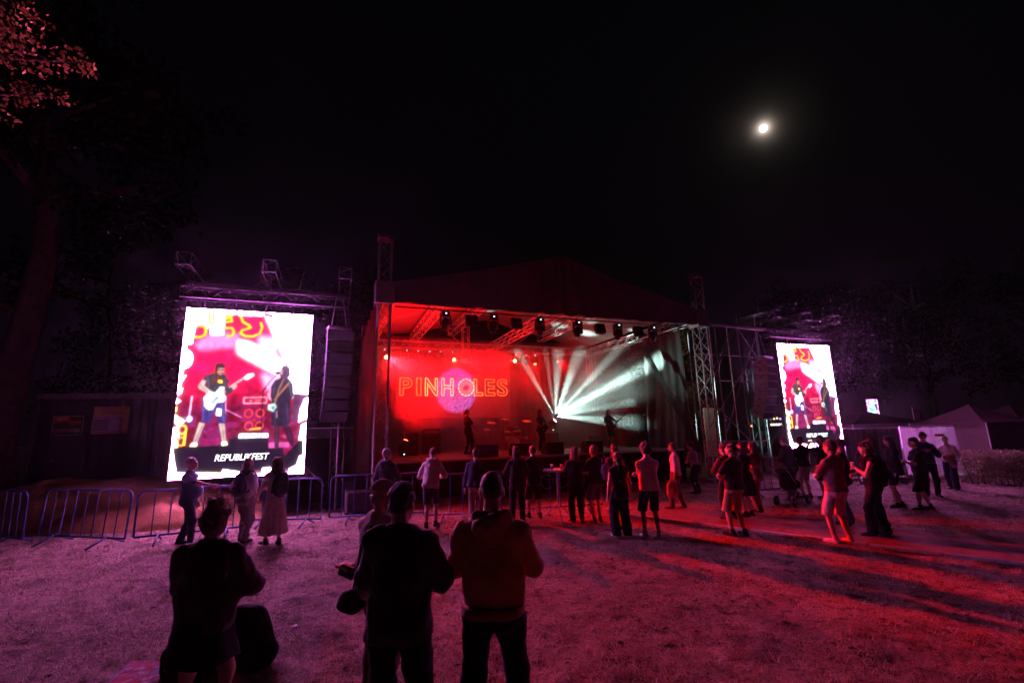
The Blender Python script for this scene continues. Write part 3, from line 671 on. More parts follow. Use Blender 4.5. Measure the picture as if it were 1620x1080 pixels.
TN = 420; ty = 4.2 + 8.5 * g.random(TN) ** 1.3; tx = (g.random(TN) * 2 - 1) * (ty * 1.12); ok_ = ~path_in(tx, ty, .1); tx, ty = np.repeat(tx[ok_], 46), np.repeat(ty[ok_], 46); TN = len(tx)
tx = tx + g.normal(0, .035, TN); ty = ty + g.normal(0, .035, TN); tz = ground_z(tx, ty); th = g.random(TN) * 6.283; el = g.uniform(.5, 1.4, TN); TL_ = g.uniform(.03, .085, TN); tw = .0016 * (1 + .12 * ty)
dr = np.stack([np.cos(th) * np.cos(el), np.sin(th) * np.cos(el), np.sin(el)], -1); sd = np.stack([-np.sin(th), np.cos(th), np.zeros(TN)], -1); b1 = np.stack([tx, ty, tz - .002], -1)
V2 = np.concatenate([b1 - sd * tw[:, None], b1 + sd * tw[:, None], b1 + dr * TL_[:, None]]); a2 = np.arange(TN); n0 = len(V); FT = np.stack([a2, a2 + TN, a2 + 2 * TN], 1) + n0; V = np.concatenate([V, V2])
gr = np_mesh('dry_grass', V, np.concatenate([np.stack([a, a + NB, a + 2 * NB], 1), FT]), mat('straw', (.50, .42, .28), rough=.8, var=.35, scale=3, translucent=.2), smooth=False)
tag(gr, 'short trampled dry grass covering the field', 'grass', kind='stuff')
# scattered clods, dry leaves and litter scraps on the field
CL_ = MB()
for k in range(140):
    y = 4.6 + 7 * random.random() ** 1.3; x = random.uniform(-1, 1) * y * 1.05
    if path_in(np.array(x), np.array(y), .1): continue
    zz = float(ground_z(np.array(x), np.array(y))); s = random.uniform(.015, .045)
    vs_ = []
    for i in range(10):
        t = i / 10 * 6.283; r = s * random.uniform(.6, 1.1); vs_.append((x + math.cos(t) * r, y + math.sin(t) * r * .8, zz + random.uniform(0, .01)))
    vs_.append((x, y, zz + s * .55)); CL_.add(vs_, [(i, (i + 1) % 10, 10) for i in range(10)])
tag(CL_.build('earth_clods', mat('dark_earth', (.07, .05, .035), rough=1, var=.3, scale=30, bump=.6)), 'small dark clods of earth scattered over the trampled field', 'earth', kind='stuff')

# ------------------------------------------------------------------ moon
mb = MB(); c = MOON * 1500; prof = [(9.0 * math.sin(math.pi * i / 16), -9.0 * math.cos(math.pi * i / 16)) for i in range(17)]
mb.lathe(c, (0, 0, 1), prof, 28)
tag(mb.build('moon', emat('moon_glow', (1.0, .96, .88), 14.0)), 'bright full moon high in the black night sky', 'moon')

# ------------------------------------------------------------------ stage
DZ = 1.2; D0, D1, SW = 1.2, 9.0, 12.5
plat = thing('stage_platform', 'black stage platform with plywood deck and black skirt below the band', 'stage', tuple(SP(SW / 2, 5, 0)), SA)
deck_m = mat('stage_ply', (.12, .085, .07), rough=.55, var=.3, scale=3, bump=.2, bscale=30)
for i in range(6):
    for j in range(4):
        s0 = .35 + i * (SW - .7) / 6; w_ = (SW - .7) / 6; d0 = D0 + j * (D1 - D0) / 4; h_ = (D1 - D0) / 4
        MB().box(SP(s0 + w_ / 2, d0 + h_ / 2, DZ - .04 + random.uniform(-.001, .001)), (w_ - .012, h_ - .012, .08), SR, .004).build('deck_panel', deck_m, plat)
for i in range(7):
    for dd in (D0 + .1, D1 - .1):
        bar('leg', plat, SP(.4 + i * (SW - .8) / 6, dd, 0), SP(.4 + i * (SW - .8) / 6, dd, DZ - .08), .03, STEEL)
# pleated black skirt along the front
sk = MB(); n_ = 160; vs_ = []
for i in range(n_ + 1):
    s_ = .35 + (SW - .7) * i / n_; w_ = .03 * math.sin(i * 1.1) + .015 * math.sin(i * 2.7)
    vs_ += [SP(s_, D0 - .05 + w_, .02), SP(s_, D0 - .03 + w_ * .3, DZ - .09)]
sk.add(vs_, [(2 * i, 2 * i + 2, 2 * i + 3, 2 * i + 1) for i in range(n_)], True); sk.build('skirt', fabric('skirt_black', (.012, .012, .013)), plat)
MB().box(SP(SW / 2, D0 - .02, DZ - .035), (SW - .7, .03, .055), SR).build('front_rail', ALU, plat)

# four lifting towers
TOWER_LAB = ['tall lattice tower at the left front corner of the stage', 'tall lattice tower at the right front corner of the stage', 'dim lattice tower at the back left corner of the stage', 'dim lattice tower at the back right corner of the stage']
for q, (s_, d_, ztop) in enumerate(((.05, 0, 8.15), (12.5, 0, 8.15), (.05, 8.6, 7.2), (12.5, 8.6, 7.2))):
    t = thing('stage_tower', TOWER_LAB[q], 'tower', tuple(SP(s_, d_, 0)), SA, 'lattice towers carrying the stage roof')
    truss(t, SP(s_, d_, .1), SP(s_, d_, ztop), .38, ALU, .45, .025, .011, single=(q < 2), side=ST)
    for k in range(4):
        sg, sd_ = ((-1, -1), (1, -1), (1, 1), (-1, 1))[k]
        bar('outrigger', t, SP(s_ + sg * .15, d_ + sd_ * .15, .12), SP(s_ + sg * .75, d_ + sd_ * .75, .04), .03, STEEL)
    MB().box(SP(s_, d_, .06), (.6, .6, .08), SR, .01).build('base_plate', STEEL, t)
    if q < 2:
        MB().box(SP(s_, d_, ztop + .06), (.5, .44, .10), SR, .01).build('head_block', ALU, t)
        for sg in (-1, 1): MB().lathe(SP(s_ + sg * .16, d_ - .24, ztop + .02), SB, [(.07, 0), (.09, .02), (.09, .06), (.07, .08)], 12).build('pulley', STEEL, t)
        bar('lifting_chain', t, SP(s_ + .13, d_ - .24, 6.4), SP(s_ + .13, d_ - .24, ztop), .012, mat('yellow_chain', (.5, .38, .05), rough=.5, metal=.3), 5)
        for k, sg in enumerate((-1, 1)):
            MB().box(SP(s_ + sg * .27, d_, 6.35), (.05, .56, .7), SR, .008).build('sleeve_plate', ALU, t)
        MB().box(SP(s_, d_ - .28, 6.35), (.56, .05, .7), SR, .008).build('sleeve_plate', ALU, t)
    # red strap up the outer chord of the front towers
    if q == 1: bar('red_strap', t, SP(s_ + .22, d_ - .17, .3), SP(s_ + .22, d_ - .17, 8.0), .03, fabric('strap_red', (.5, .04, .03)), 6)

roof = thing('stage_roof', 'peaked black stage roof with tarp front and aluminium trusses', 'roof', tuple(SP(SW / 2, 4.3, 6.1)), SA)
# front gable tarp: a real sheet with sag and folds, 3 cm thick
def gable_top(s): return 6.71 + (8.28 - 6.71) * (1 - abs(s - 6.25) / 6.05) if abs(s - 6.25) < 6.05 else 6.71
NS, NZ = 110, 16; vs_ = []; fs = []
for lay in (0, 1):
    for i in range(NS + 1):
        s_ = .2 + 12.1 * i / NS; zt = gable_top(s_) - .06 * math.sin(math.pi * min(abs(s_ - 6.25) / 6.05, 1)); zb = 6.08 - .02 * math.sin(i * .9)
        for j in range(NZ + 1):
            z_ = zb + (zt - zb) * j / NZ; e_m = math.exp(-((s_ - 6.25) / 1.1) ** 2)
            fold = .10 * e_m * math.sin((s_ - 6.25) * 9 / (.45 + .7 * (1 - j / NZ))) + .035 * math.sin(s_ * 2.3 + z_ * 1.7) * (1 - e_m) + .02 * math.sin(s_ * 6.1 - z_ * 2.2)
            vs_.append(SP(s_, -.22 + fold * .8 + .03 * lay, z_))
K = (NS + 1) * (NZ + 1)
for i in range(NS):
    for j in range(NZ):
        a = i * (NZ + 1) + j; fs.append((a, a + NZ + 1, a + NZ + 2, a + 1)); fs.append((K + a, K + a + 1, K + a + NZ + 2, K + a + NZ + 1))
m_ = MB(); m_.add(vs_, fs, True); m_.build('gable_tarp', TARP, roof)
ROOFM = mat('roof_sheet', (.12, .10, .10), rough=.6, var=.15, scale=1.0, bump=.3, bscale=4, translucent=.12)
def roof_sheet(name, quad, nu, nv, sag, m, th=0.0):
    p00, p10, p11, p01 = [Vector(p) for p in quad]; nn = (p10 - p00).cross(p01 - p00).normalized(); vs_ = []; fs = []
    for i in range(nu + 1):
        for j in range(nv + 1):
            u_, v_ = i / nu, j / nv; p = (p00 * (1 - u_) + p10 * u_) * (1 - v_) + (p01 * (1 - u_) + p11 * u_) * v_
            w_ = sag * (math.sin(math.pi * u_) * .6 + .25 * math.sin(u_ * 22 + v_ * 3) + .2 * math.sin(v_ * 17 + u_ * 5)); vs_.append(p + nn * w_)
    for i in range(nu):
        for j in range(nv):
            a = i * (nv + 1) + j; fs.append((a, a + nv + 1, a + nv + 2, a + 1))
    q = MB(); q.add(vs_, fs, True); return q.build(name, m, roof)
roof_sheet('roof_panel', (SP(.2, 0, 6.75), SP(6.25, 0, 8.22), SP(6.25, 8.9, 8.0), SP(.2, 8.9, 6.7)), 40, 40, -.05, ROOFM)
roof_sheet('roof_panel', (SP(6.25, 0, 8.22), SP(12.3, 0, 6.75), SP(12.3, 8.9, 6.7), SP(6.25, 8.9, 8.0)), 40, 40, -.05, ROOFM)
for (p, q_) in (((.3, .05, 6.35), (12.3, .05, 6.35)), ((.3, 8.3, 6.35), (12.3, 8.3, 6.35)), ((.25, 0, 6.35), (.25, 8.6, 6.35)), ((12.3, 0, 6.35), (12.3, 8.6, 6.35)), ((6.3, .2, 6.35), (6.3, 8.3, 6.35)), ((2.3, .2, 6.75), (2.3, 8.3, 6.7)), ((4.2, .2, 7.15), (4.2, 8.3, 7.1)), ((9.2, .2, 7.05), (9.2, 8.3, 7.0))):
    truss(roof, SP(*p), SP(*q_), .34, ALU, .42, .022, .009)
for (p, q_) in (((1.2, .3, 6.2), (5.2, 8, 5.9)), ((6.6, .3, 6.2), (12, 8, 5.9)), ((6.1, .4, 6.15), (6.2, 7.9, 5.5)), ((.6, 4.2, 6.5), (6.2, .3, 7.9))):
    bar('wire_brace', roof, SP(*p), SP(*q_), .008, STEEL, 5)
truss(roof, SP(4.6, 7.0, 5.6), SP(4.6, 7.0, 7.1), .3, ALU, .4, .02, .009, side=ST)
bar('lighting_bar', roof, SP(.4, .12, 6.02), SP(12.1, .12, 6.02), .028, STEEL, 8)
bar('lighting_bar', roof, SP(.4, 8.0, 6.12), SP(12.1, 8.0, 6.12), .028, STEEL, 8)

def sheet(name, label, cat, quad, nu, nv, fold, nfold, m, group=None, bulge=0.0):
    p00, p10, p11, p01 = [Vector(p) for p in quad]; nn = (p10 - p00).cross(p01 - p00).normalized(); vs_ = []; fs = []
    for i in range(nu + 1):
        for j in range(nv + 1):
            u_, v_ = i / nu, j / nv; p = (p00 * (1 - u_) + p10 * u_) * (1 - v_) + (p01 * (1 - u_) + p11 * u_) * v_
            w_ = fold * (math.sin(u_ * nfold + 1.3 * math.sin(v_ * 3 + u_ * 4)) + .5 * math.sin(u_ * nfold * 2.3 + v_ * 4)) * (1.1 - .5 * v_) + bulge * math.sin(math.pi * u_) * math.sin(math.pi * v_); vs_.append(p + nn * w_)
    for i in range(nu):
        for j in range(nv):
            a = i * (nv + 1) + j; fs.append((a, a + nv + 1, a + nv + 2, a + 1))
    q = MB(); q.add(vs_, fs, True); o = q.build(name, m); return tag(o, label, cat, group)
sheet('side_curtain', 'translucent tarp wall hanging on the left side of the stage', 'tarp', (SP(-.25, 8.7, .3), SP(-.25, .25, .3), SP(-.1, .25, 6.5), SP(-.1, 8.7, 6.5)), 90, 24, .06, 30, SIDETARP)
sheet('back_curtain', 'dark grey cloth hanging along the back of the stage', 'curtain', (SP(.2, 8.85, 1.2), SP(9.4, 8.85, 1.2), SP(9.4, 8.85, 6.6), SP(.2, 8.85, 6.6)), 120, 10, .05, 60, mat('back_cloth', (.035, .033, .034), rough=.9, var=.2, scale=2, sheen=.2))
sheet('grey_backdrop', 'pale grey backdrop sheet standing low behind the right guitarist', 'backdrop', (SP(8.6, 7.9, 1.22), SP(12.2, 7.9, 1.22), SP(12.2, 7.9, 2.75), SP(8.6, 7.9, 2.75)), 70, 8, .025, 40, GREYTARP)
sheet('side_drape', 'grey tarp drape gathered at the right front of the stage', 'tarp', (SP(12.65, 1.25, .4), SP(12.35, 3.6, .4), SP(12.2, 3.4, 6.2), SP(12.45, 1.1, 6.2)), 60, 30, .07, 13, DRAPE, bulge=.25)
st_ = thing('tie_strap', 'broad dark strap running diagonally down the grey side drape', 'strap', tuple(SP(12.1, .6, .3)))
MB().box((SP(12.0, 3.1, 5.75) + SP(12.28, .35, 1.1)) / 2, (.02, .26, (SP(12.0, 3.1, 5.75) - SP(12.28, .35, 1.1)).length), (SP(12.0, 3.1, 5.75) - SP(12.28, .35, 1.1)).to_track_quat('Z', 'Y').to_matrix()).build('webbing', fabric('strap_black', (.02, .02, .02)), st_)

# ------------------------------------------------------------------ stage lights
def aim(o, src, dst):
    o.matrix_basis = Matrix.Translation(Vector(src)) @ (Vector(dst) - Vector(src)).to_track_quat('-Z', 'Y').to_matrix().to_4x4()
def spot(parent, src, dst, power, color, ang, blend=.3, rad=.05, name='beam'):
    d = bpy.data.lights.new(name, 'SPOT'); d.energy = power; d.color = color; d.spot_size = math.radians(ang); d.spot_blend = blend; d.shadow_soft_size = rad
    o = bpy.data.objects.new(name, d); col.objects.link(o)
    aim(o, src, dst)
    if parent: o.parent = parent; o.matrix_basis = inv_of(parent) @ o.matrix_basis
    return o
def moving_head(label, top, target, group, lens=None, up=True, sc=1.0):
    """hangs from `top` (or stands on it when up is False); head points to target"""
    top = Vector(top); sg = -1 if up else 1
    t = thing('moving_head_light', label, 'stage light', tuple(top), SA, group)
    MB().box(top + Vector((0, 0, sg * .11 * sc)), (.30 * sc, .24 * sc, .13 * sc), SR, .02).build('base', BLACKP, t)
    if up:
        for q in (-1, 1): MB().box(top + ST * q * .09 * sc + Vector((0, 0, -.02)), (.03, .05, .10), SR).build('clamp', STEEL, t)
    y = MB(); 
    for q in (-1, 1): y.box(top + ST * q * .165 * sc + Vector((0, 0, sg * .34 * sc)), (.045 * sc, .12 * sc, .34 * sc), SR, .015)
    y.box(top + Vector((0, 0, sg * .195 * sc)), (.36 * sc, .14 * sc, .045 * sc), SR, .01); y.build('yoke', BLACKP, t)
    c = top + Vector((0, 0, sg * .42 * sc)); d = (Vector(target) - c).normalized()
    MB().lathe(c - d * .19 * sc, d, [(.06 * sc, 0), (.10 * sc, .02 * sc), (.125 * sc, .10 * sc), (.13 * sc, .22 * sc), (.115 * sc, .26 * sc), (.105 * sc, .36 * sc), (.10 * sc, .40 * sc), (.085 * sc, .405 * sc)], 18).build('head', BLACKP, t)
    MB().lathe(c + d * .218 * sc, d, [(.083 * sc, 0), (.07 * sc, .012), (.03 * sc, .02)], 18).build('lens', lens or mat('dark_lens', (.02, .03, .04), rough=.08, spec=.8), t)
    MB().box(top - SB * .125 * sc + Vector((0, 0, sg * .11 * sc)), (.045 * sc, .008, .03 * sc), SR).build('display', emat('display_blue', (.45, .75, 1.0), 5.0), t)
    return t, c + d * .26 * sc
FG = 'moving heads under the front truss'
ORD = ['leftmost', 'second from the left', 'third from the left', 'fourth from the left', 'fifth from the left', 'rightmost']
for i, s_ in enumerate((2.02, 3.67, 5.40, 6.93, 8.65, 10.25)):
    moving_head('unlit black moving head hanging under the front tarp, %s' % ORD[i], SP(s_, .12, 6.0), SP(s_ + (-.6 + .35 * (i % 3)), .9 - .5 * (i % 2), 2.5), FG)
BL = ['leftmost', 'second from the left', 'second from the right', 'rightmost']
for i, s_ in enumerate((2.91, 4.51, 7.87, 9.57)):
    t = thing('blinder_light', 'black four cell blinder hanging between moving heads, %s' % BL[i], 'stage light', tuple(SP(s_, .12, 6.0)), SA, 'blinders under the front truss')
    Rb = SR @ Matrix.Rotation(math.radians(-18), 3, 'X')
    c = SP(s_, .12, 5.72)
    MB().box(c, (.42, .16, .38), Rb, .02).build('housing', BLACKP, t)
    bar('bracket', t, SP(s_, .12, 6.0), SP(s_, .12, 5.9), .02, STEEL)
    for a in (-1, 1):
        for b2 in (-1, 1):
            MB().lathe(c + Rb @ Vector((a * .10, -.078, b2 * .095)), Rb @ Vector((0, -1, 0)), [(.085, 0), (.085, .015), (.07, .012), (.03, -.002)], 16).build('lens', mat('lamp_reflector', (.12, .11, .12), rough=.15, metal=.6), t)
RED = (1.0, .003, .006)
LENS_HOT = emat('lens_hot', (1.0, .33, .10), 45.0); LENS_RED = emat('lens_red', (1.0, .10, .04), 18.0)
RG = 'moving heads on the rear truss'
rear = [(.88, 'lit', (6.3, 7.9, 0)), (1.92, 'off', None), (2.47, 'off', None), (3.02, 'off', None), (3.56, 'off', None), (4.16, 'lit', None), (7.57, 'lit2', None), (8.15, 'off', None), (8.67, 'lit3', None), (9.99, 'lit4', None)]
RL = ['lit red moving head glimpsed behind the left front tower', 'dark moving head above the top left corner of the band screen', 'dark moving head second along above the band screen', 'dark moving head third along above the band screen', 'dark moving head just left of the brightest red lamp',
      'brightest red moving head shining above the middle of the band screen', 'red moving head shining at the right end of the band screen', 'dark moving head between two red lamps right of the band screen', 'glowing red moving head pointing down right of the band screen', 'small red lamp glowing alone at the right of the rear truss']
for i, (s_, st, tg) in enumerate(rear):
    p = SP(s_, 8.0, 6.1)
    if st == 'off':
        moving_head(RL[i], p, SP(s_ - .4 + .3 * (i % 3), 6.6, 3.0), RG); continue
    if st == 'lit':
        tgt = Vector(tg) if tg else SP(7.5, -2.0, 1.5)
        t, e0 = moving_head(RL[i], p, tgt, RG, LENS_HOT)
        if tg: spot(t, e0, tgt, 48000, RED, 27, .7); spot(t, e0 + Vector((.02, 0, -.02)), Vector((2.2, 6.0, 0)), 24000, RED, 34, .9)
        else:
            spot(t, e0, SP(6.6, 2.0, 1.3), 650, RED, 90, .8); spot(t, e0 + ST * .1, SP(7.4, 7.2, 5.2), 9000, RED, 55, .9)
    elif st == 'lit2':
        t, e0 = moving_head(RL[i], p, SP(3.0, -.5, 4.0), RG, LENS_HOT)
        spot(t, e0, SP(3.8, 6.2, 5.3), 3300, RED, 50, .9)
    elif st == 'lit3':
        t, e0 = moving_head(RL[i], p, SP(8.4, 6.6, 4.0), RG, LENS_RED)
        spot(t, e0, SP(6.0, 5.0, 1.2), 700, RED, 70, .8)
    else:
        t, e0 = moving_head(RL[i], p, SP(10.5, 6.2, 4.0), RG, LENS_RED, sc=.7)
        spot(t, e0, Vector((7.5, 33, 4.5)), 4000, RED, 60, .7)
# added red floor lamp: one spot washes the roof, one the left tower
t, e0 = moving_head('added red floor lamp on the deck at the left, washing the roof', SP(1.3, 3.9, DZ), SP(3.2, 4.2, 6.8), 'floor lamps on the stage', LENS_RED, up=False)
spot(t, e0, SP(3.9, 5.2, 7.2), 9500, RED, 110, .8); spot(t, e0 + Vector((0, 0, .05)), SP(.05, .1, 4.8), 1500, RED, 60, .8)
# cold white floor effect lamp with a fan of narrow beams
WHITE = (.62, 1.0, .90)
t, e0 = moving_head('floor effect lamp throwing a fan of cold white beams beside the left guitarist', SP(8.83, 6.5, 1.95), SP(10.2, 5.4, 4.2), 'floor lamps on the stage', emat('lens_white', (.85, 1.0, .95), 60.0), up=False)
MB().box(SP(8.83, 6.5, (1.95 + DZ) / 2), (.5, .5, 1.95 - DZ), SR, .02).build('flight_case', BLACK, t)
for (tp_, pw, an) in (((7.66, 6.5, 5.01), 260, 5), ((8.5, 6.2, 5.83), 110, 4), ((9.3, 6.3, 6.36), 240, 8), ((10.5, 6.3, 6.0), 420, 9), ((12.4, 2.8, 4.95), 620, 5.5), ((11.6, 4.0, 4.5), 330, 5), ((11.4, 4.6, 5.6), 300, 5), ((12.2, 4.2, 3.3), 230, 5), ((12.2, 4.0, 2.3), 210, 8), ((9.9, 5.0, 6.2), 160, 6)):
    spot(t, SP(8.95, 6.35, 2.72), SP(*tp_), pw * (95 if tp_[0] > 10.6 else 46), WHITE, an * 1.75, 1.0, .03)
spot(t, SP(8.95, 6.35, 2.72), SP(11.4, 6.3, 4.0), 2600, WHITE, 80, 1.0, .03); spot(t, SP(8.95, 6.30, 2.75), SP(12.5, .05, 5.0), 3200, WHITE, 32, .9, .03)  # wide white glow, plus a spot added to brighten the right tower
# ------------------------------------------------------------------ band screen at the back of the stage
def text_mesh(txt, size, parent, name, m, org, axx, axy, bold=0.0, shear=0.0, outline=None, width=None, align='LEFT', thick=.004, spacing=1.0):
    cu = bpy.data.curves.new('lettering', 'FONT'); cu.body = txt; cu.size = size; cu.offset = bold; cu.shear = shear; cu.align_x = align; cu.space_character = spacing
    if outline: cu.fill_mode = 'NONE'; cu.bevel_depth = outline; cu.bevel_resolution = 1; cu.resolution_u = 4
    else: cu.extrude = thick; cu.resolution_u = 3
    o = bpy.data.objects.new('tmp', cu); col.objects.link(o)
    bpy.context.view_layer.update()
    me = bpy.data.meshes.new_from_object(o.evaluated_get(bpy.context.evaluated_depsgraph_get())); bpy.data.objects.remove(o); bpy.data.curves.remove(cu)
    n = len(me.vertices); co = np.zeros(n * 3, np.float32); me.vertices.foreach_get('co', co); co = co.reshape(-1, 3).astype(float)
    if width: sx = width / (co[:, 0].max() - co[:, 0].min()); co[:, 0] = (co[:, 0] - co[:, 0].min()) * sx
    ax_, ay_ = Vector(axx).normalized(), Vector(axy).normalized(); nn = ax_.cross(ay_)
    if outline: co[:, 2] *= .3
    w = np.array(org) + co[:, :1] * np.array(ax_) + co[:, 1:2] * np.array(ay_) + co[:, 2:] * np.array(nn)
    inv = np.array(inv_of(parent)); w = w @ inv[:3, :3].T + inv[:3, 3]
    me.vertices.foreach_set('co', w.astype(np.float32).ravel()); me.materials.clear(); me.materials.append(m); me.update()
    ob = bpy.data.objects.new(name, me); col.objects.link(ob)
    if parent: ob.parent = parent
    INV[ob.name] = inv_of(parent); return ob

BSD = 7.85; bs0, bs1, bz0, bz1 = 1.45, 7.2, 2.76, 5.58
bsc = thing('band_screen', 'wide red stage screen lettered PINHOLES behind the band', 'screen', tuple(SP((bs0 + bs1) / 2, BSD + .1, bz0)), SA)
MB().box(SP((bs0 + bs1) / 2, BSD + .08, (bz0 + bz1) / 2), (bs1 - bs0 + .1, .12, bz1 - bz0 + .1), SR, .01).build('cabinet', BLACK, bsc)
def colour_grid(name, nu, nv, fn, pos, parent, gain=1.0, rough=.4, base=(.02, .02, .02)):
    U, Vv = np.meshgrid(np.linspace(0, 1, nu), np.linspace(0, 1, nv), indexing='ij'); c = fn(U, Vv)
    o_, ax_, ay_ = [np.array(v) for v in pos]; P_ = o_ + U[..., None] * ax_ + Vv[..., None] * ay_
    I = np.arange(nu * nv).reshape(nu, nv); F = np.stack([I[:-1, :-1], I[1:, :-1], I[1:, 1:], I[:-1, 1:]], -1).reshape(-1, 4)
    m = bpy.data.materials.new(name + '_led'); m.use_nodes = True; n, l = m.node_tree.nodes, m.node_tree.links; b = n['Principled BSDF']
    at = n.new('ShaderNodeAttribute'); at.attribute_name = 'led'; b.inputs['Base Color'].default_value = (*base, 1); b.inputs['Roughness'].default_value = rough
    l.new(at.outputs['Color'], b.inputs['Emission Color']); b.inputs['Emission Strength'].default_value = gain
    o = np_mesh(name, P_.reshape(-1, 3), F, m, parent, smooth=False)
    a = o.data.color_attributes.new('led', 'FLOAT_COLOR', 'POINT'); a.data.foreach_set('color', np.concatenate([c, np.ones((*c.shape[:2], 1))], -1).astype(np.float32).ravel())
    return o
def band_pic(U, V):
    g = np.random.default_rng(3); x, y = (U - .5) * 5.75, (V - .5) * 2.82
    c = np.zeros((*U.shape, 3)); n = vnoise(U * 9, V * 5, 31)[..., None]
    c[:] = np.array([.55, .004, .006]); c *= (.55 + .5 * n) * (.5 + .6 * V[..., None])
    r = np.hypot(x - .02, (y + .08) * .93); d = (r < 1.05) * np.clip((1.12 - r) / .22, 0, 1); gr = g.random(U.shape)
    pk = np.array([.70, .10, 1.1]) * (V[..., None]) + np.array([.45, .30, 1.25]) * (1 - V[..., None])
    c = c * (1 - .9 * d[..., None]) + pk * (d * (.02 + 2.4 * gr ** 3))[..., None]
    ro = np.hypot(x - .52, y - .05); o = (ro < .36) & (ro > .14); c[o] = np.array([.75, .35, .55]) * (.5 + .7 * gr[o][:, None])
    o = ro <= .14; c[o] = np.array([.35, .03, .15]) * (.4 + gr[o][:, None])
    return c
colour_grid('picture', 230, 114, band_pic, (SP(bs0, BSD, bz0), ST * (bs1 - bs0), Vector((0, 0, bz1 - bz0))), bsc, .8, base=(.10, .09, .09))
N_HOT = emat('neon_hot', (1.0, .16, .025), 5.0); N_DIM = emat('neon_red', (1.0, .10, .02), 4.0); N_YEL = emat('neon_yellow', (1.0, .42, .12), 4.5)
LZ = 3.86; LH = .80 / .7
for ch, s_, w_, mm in (('P', 1.60, .60, N_DIM), ('I', 2.38, .26, N_DIM), ('N', 2.80, .62, N_YEL), ('H', 3.60, .60, N_YEL), ('L', 5.24, .48, N_HOT), ('E', 5.82, .54, N_DIM), ('S', 6.46, .58, N_DIM)):
    text_mesh(ch, LH, bsc, 'lettering', mm, SP(s_, BSD - .02, LZ), ST, (0, 0, 1), bold=.02, outline=.019, width=w_)
oc = SP(4.85, BSD - .02, LZ + .38)
for k in range(14):
    a0 = 2 * math.pi * k / 14; q = [oc + ST * .39 * math.cos(a0 + t) + Vector((0, 0, .41 * math.sin(a0 + t))) for t in (0, .1, .2, .29)]
    MB().tube(q, .024, 6).build('lettering_dash', N_YEL, bsc)

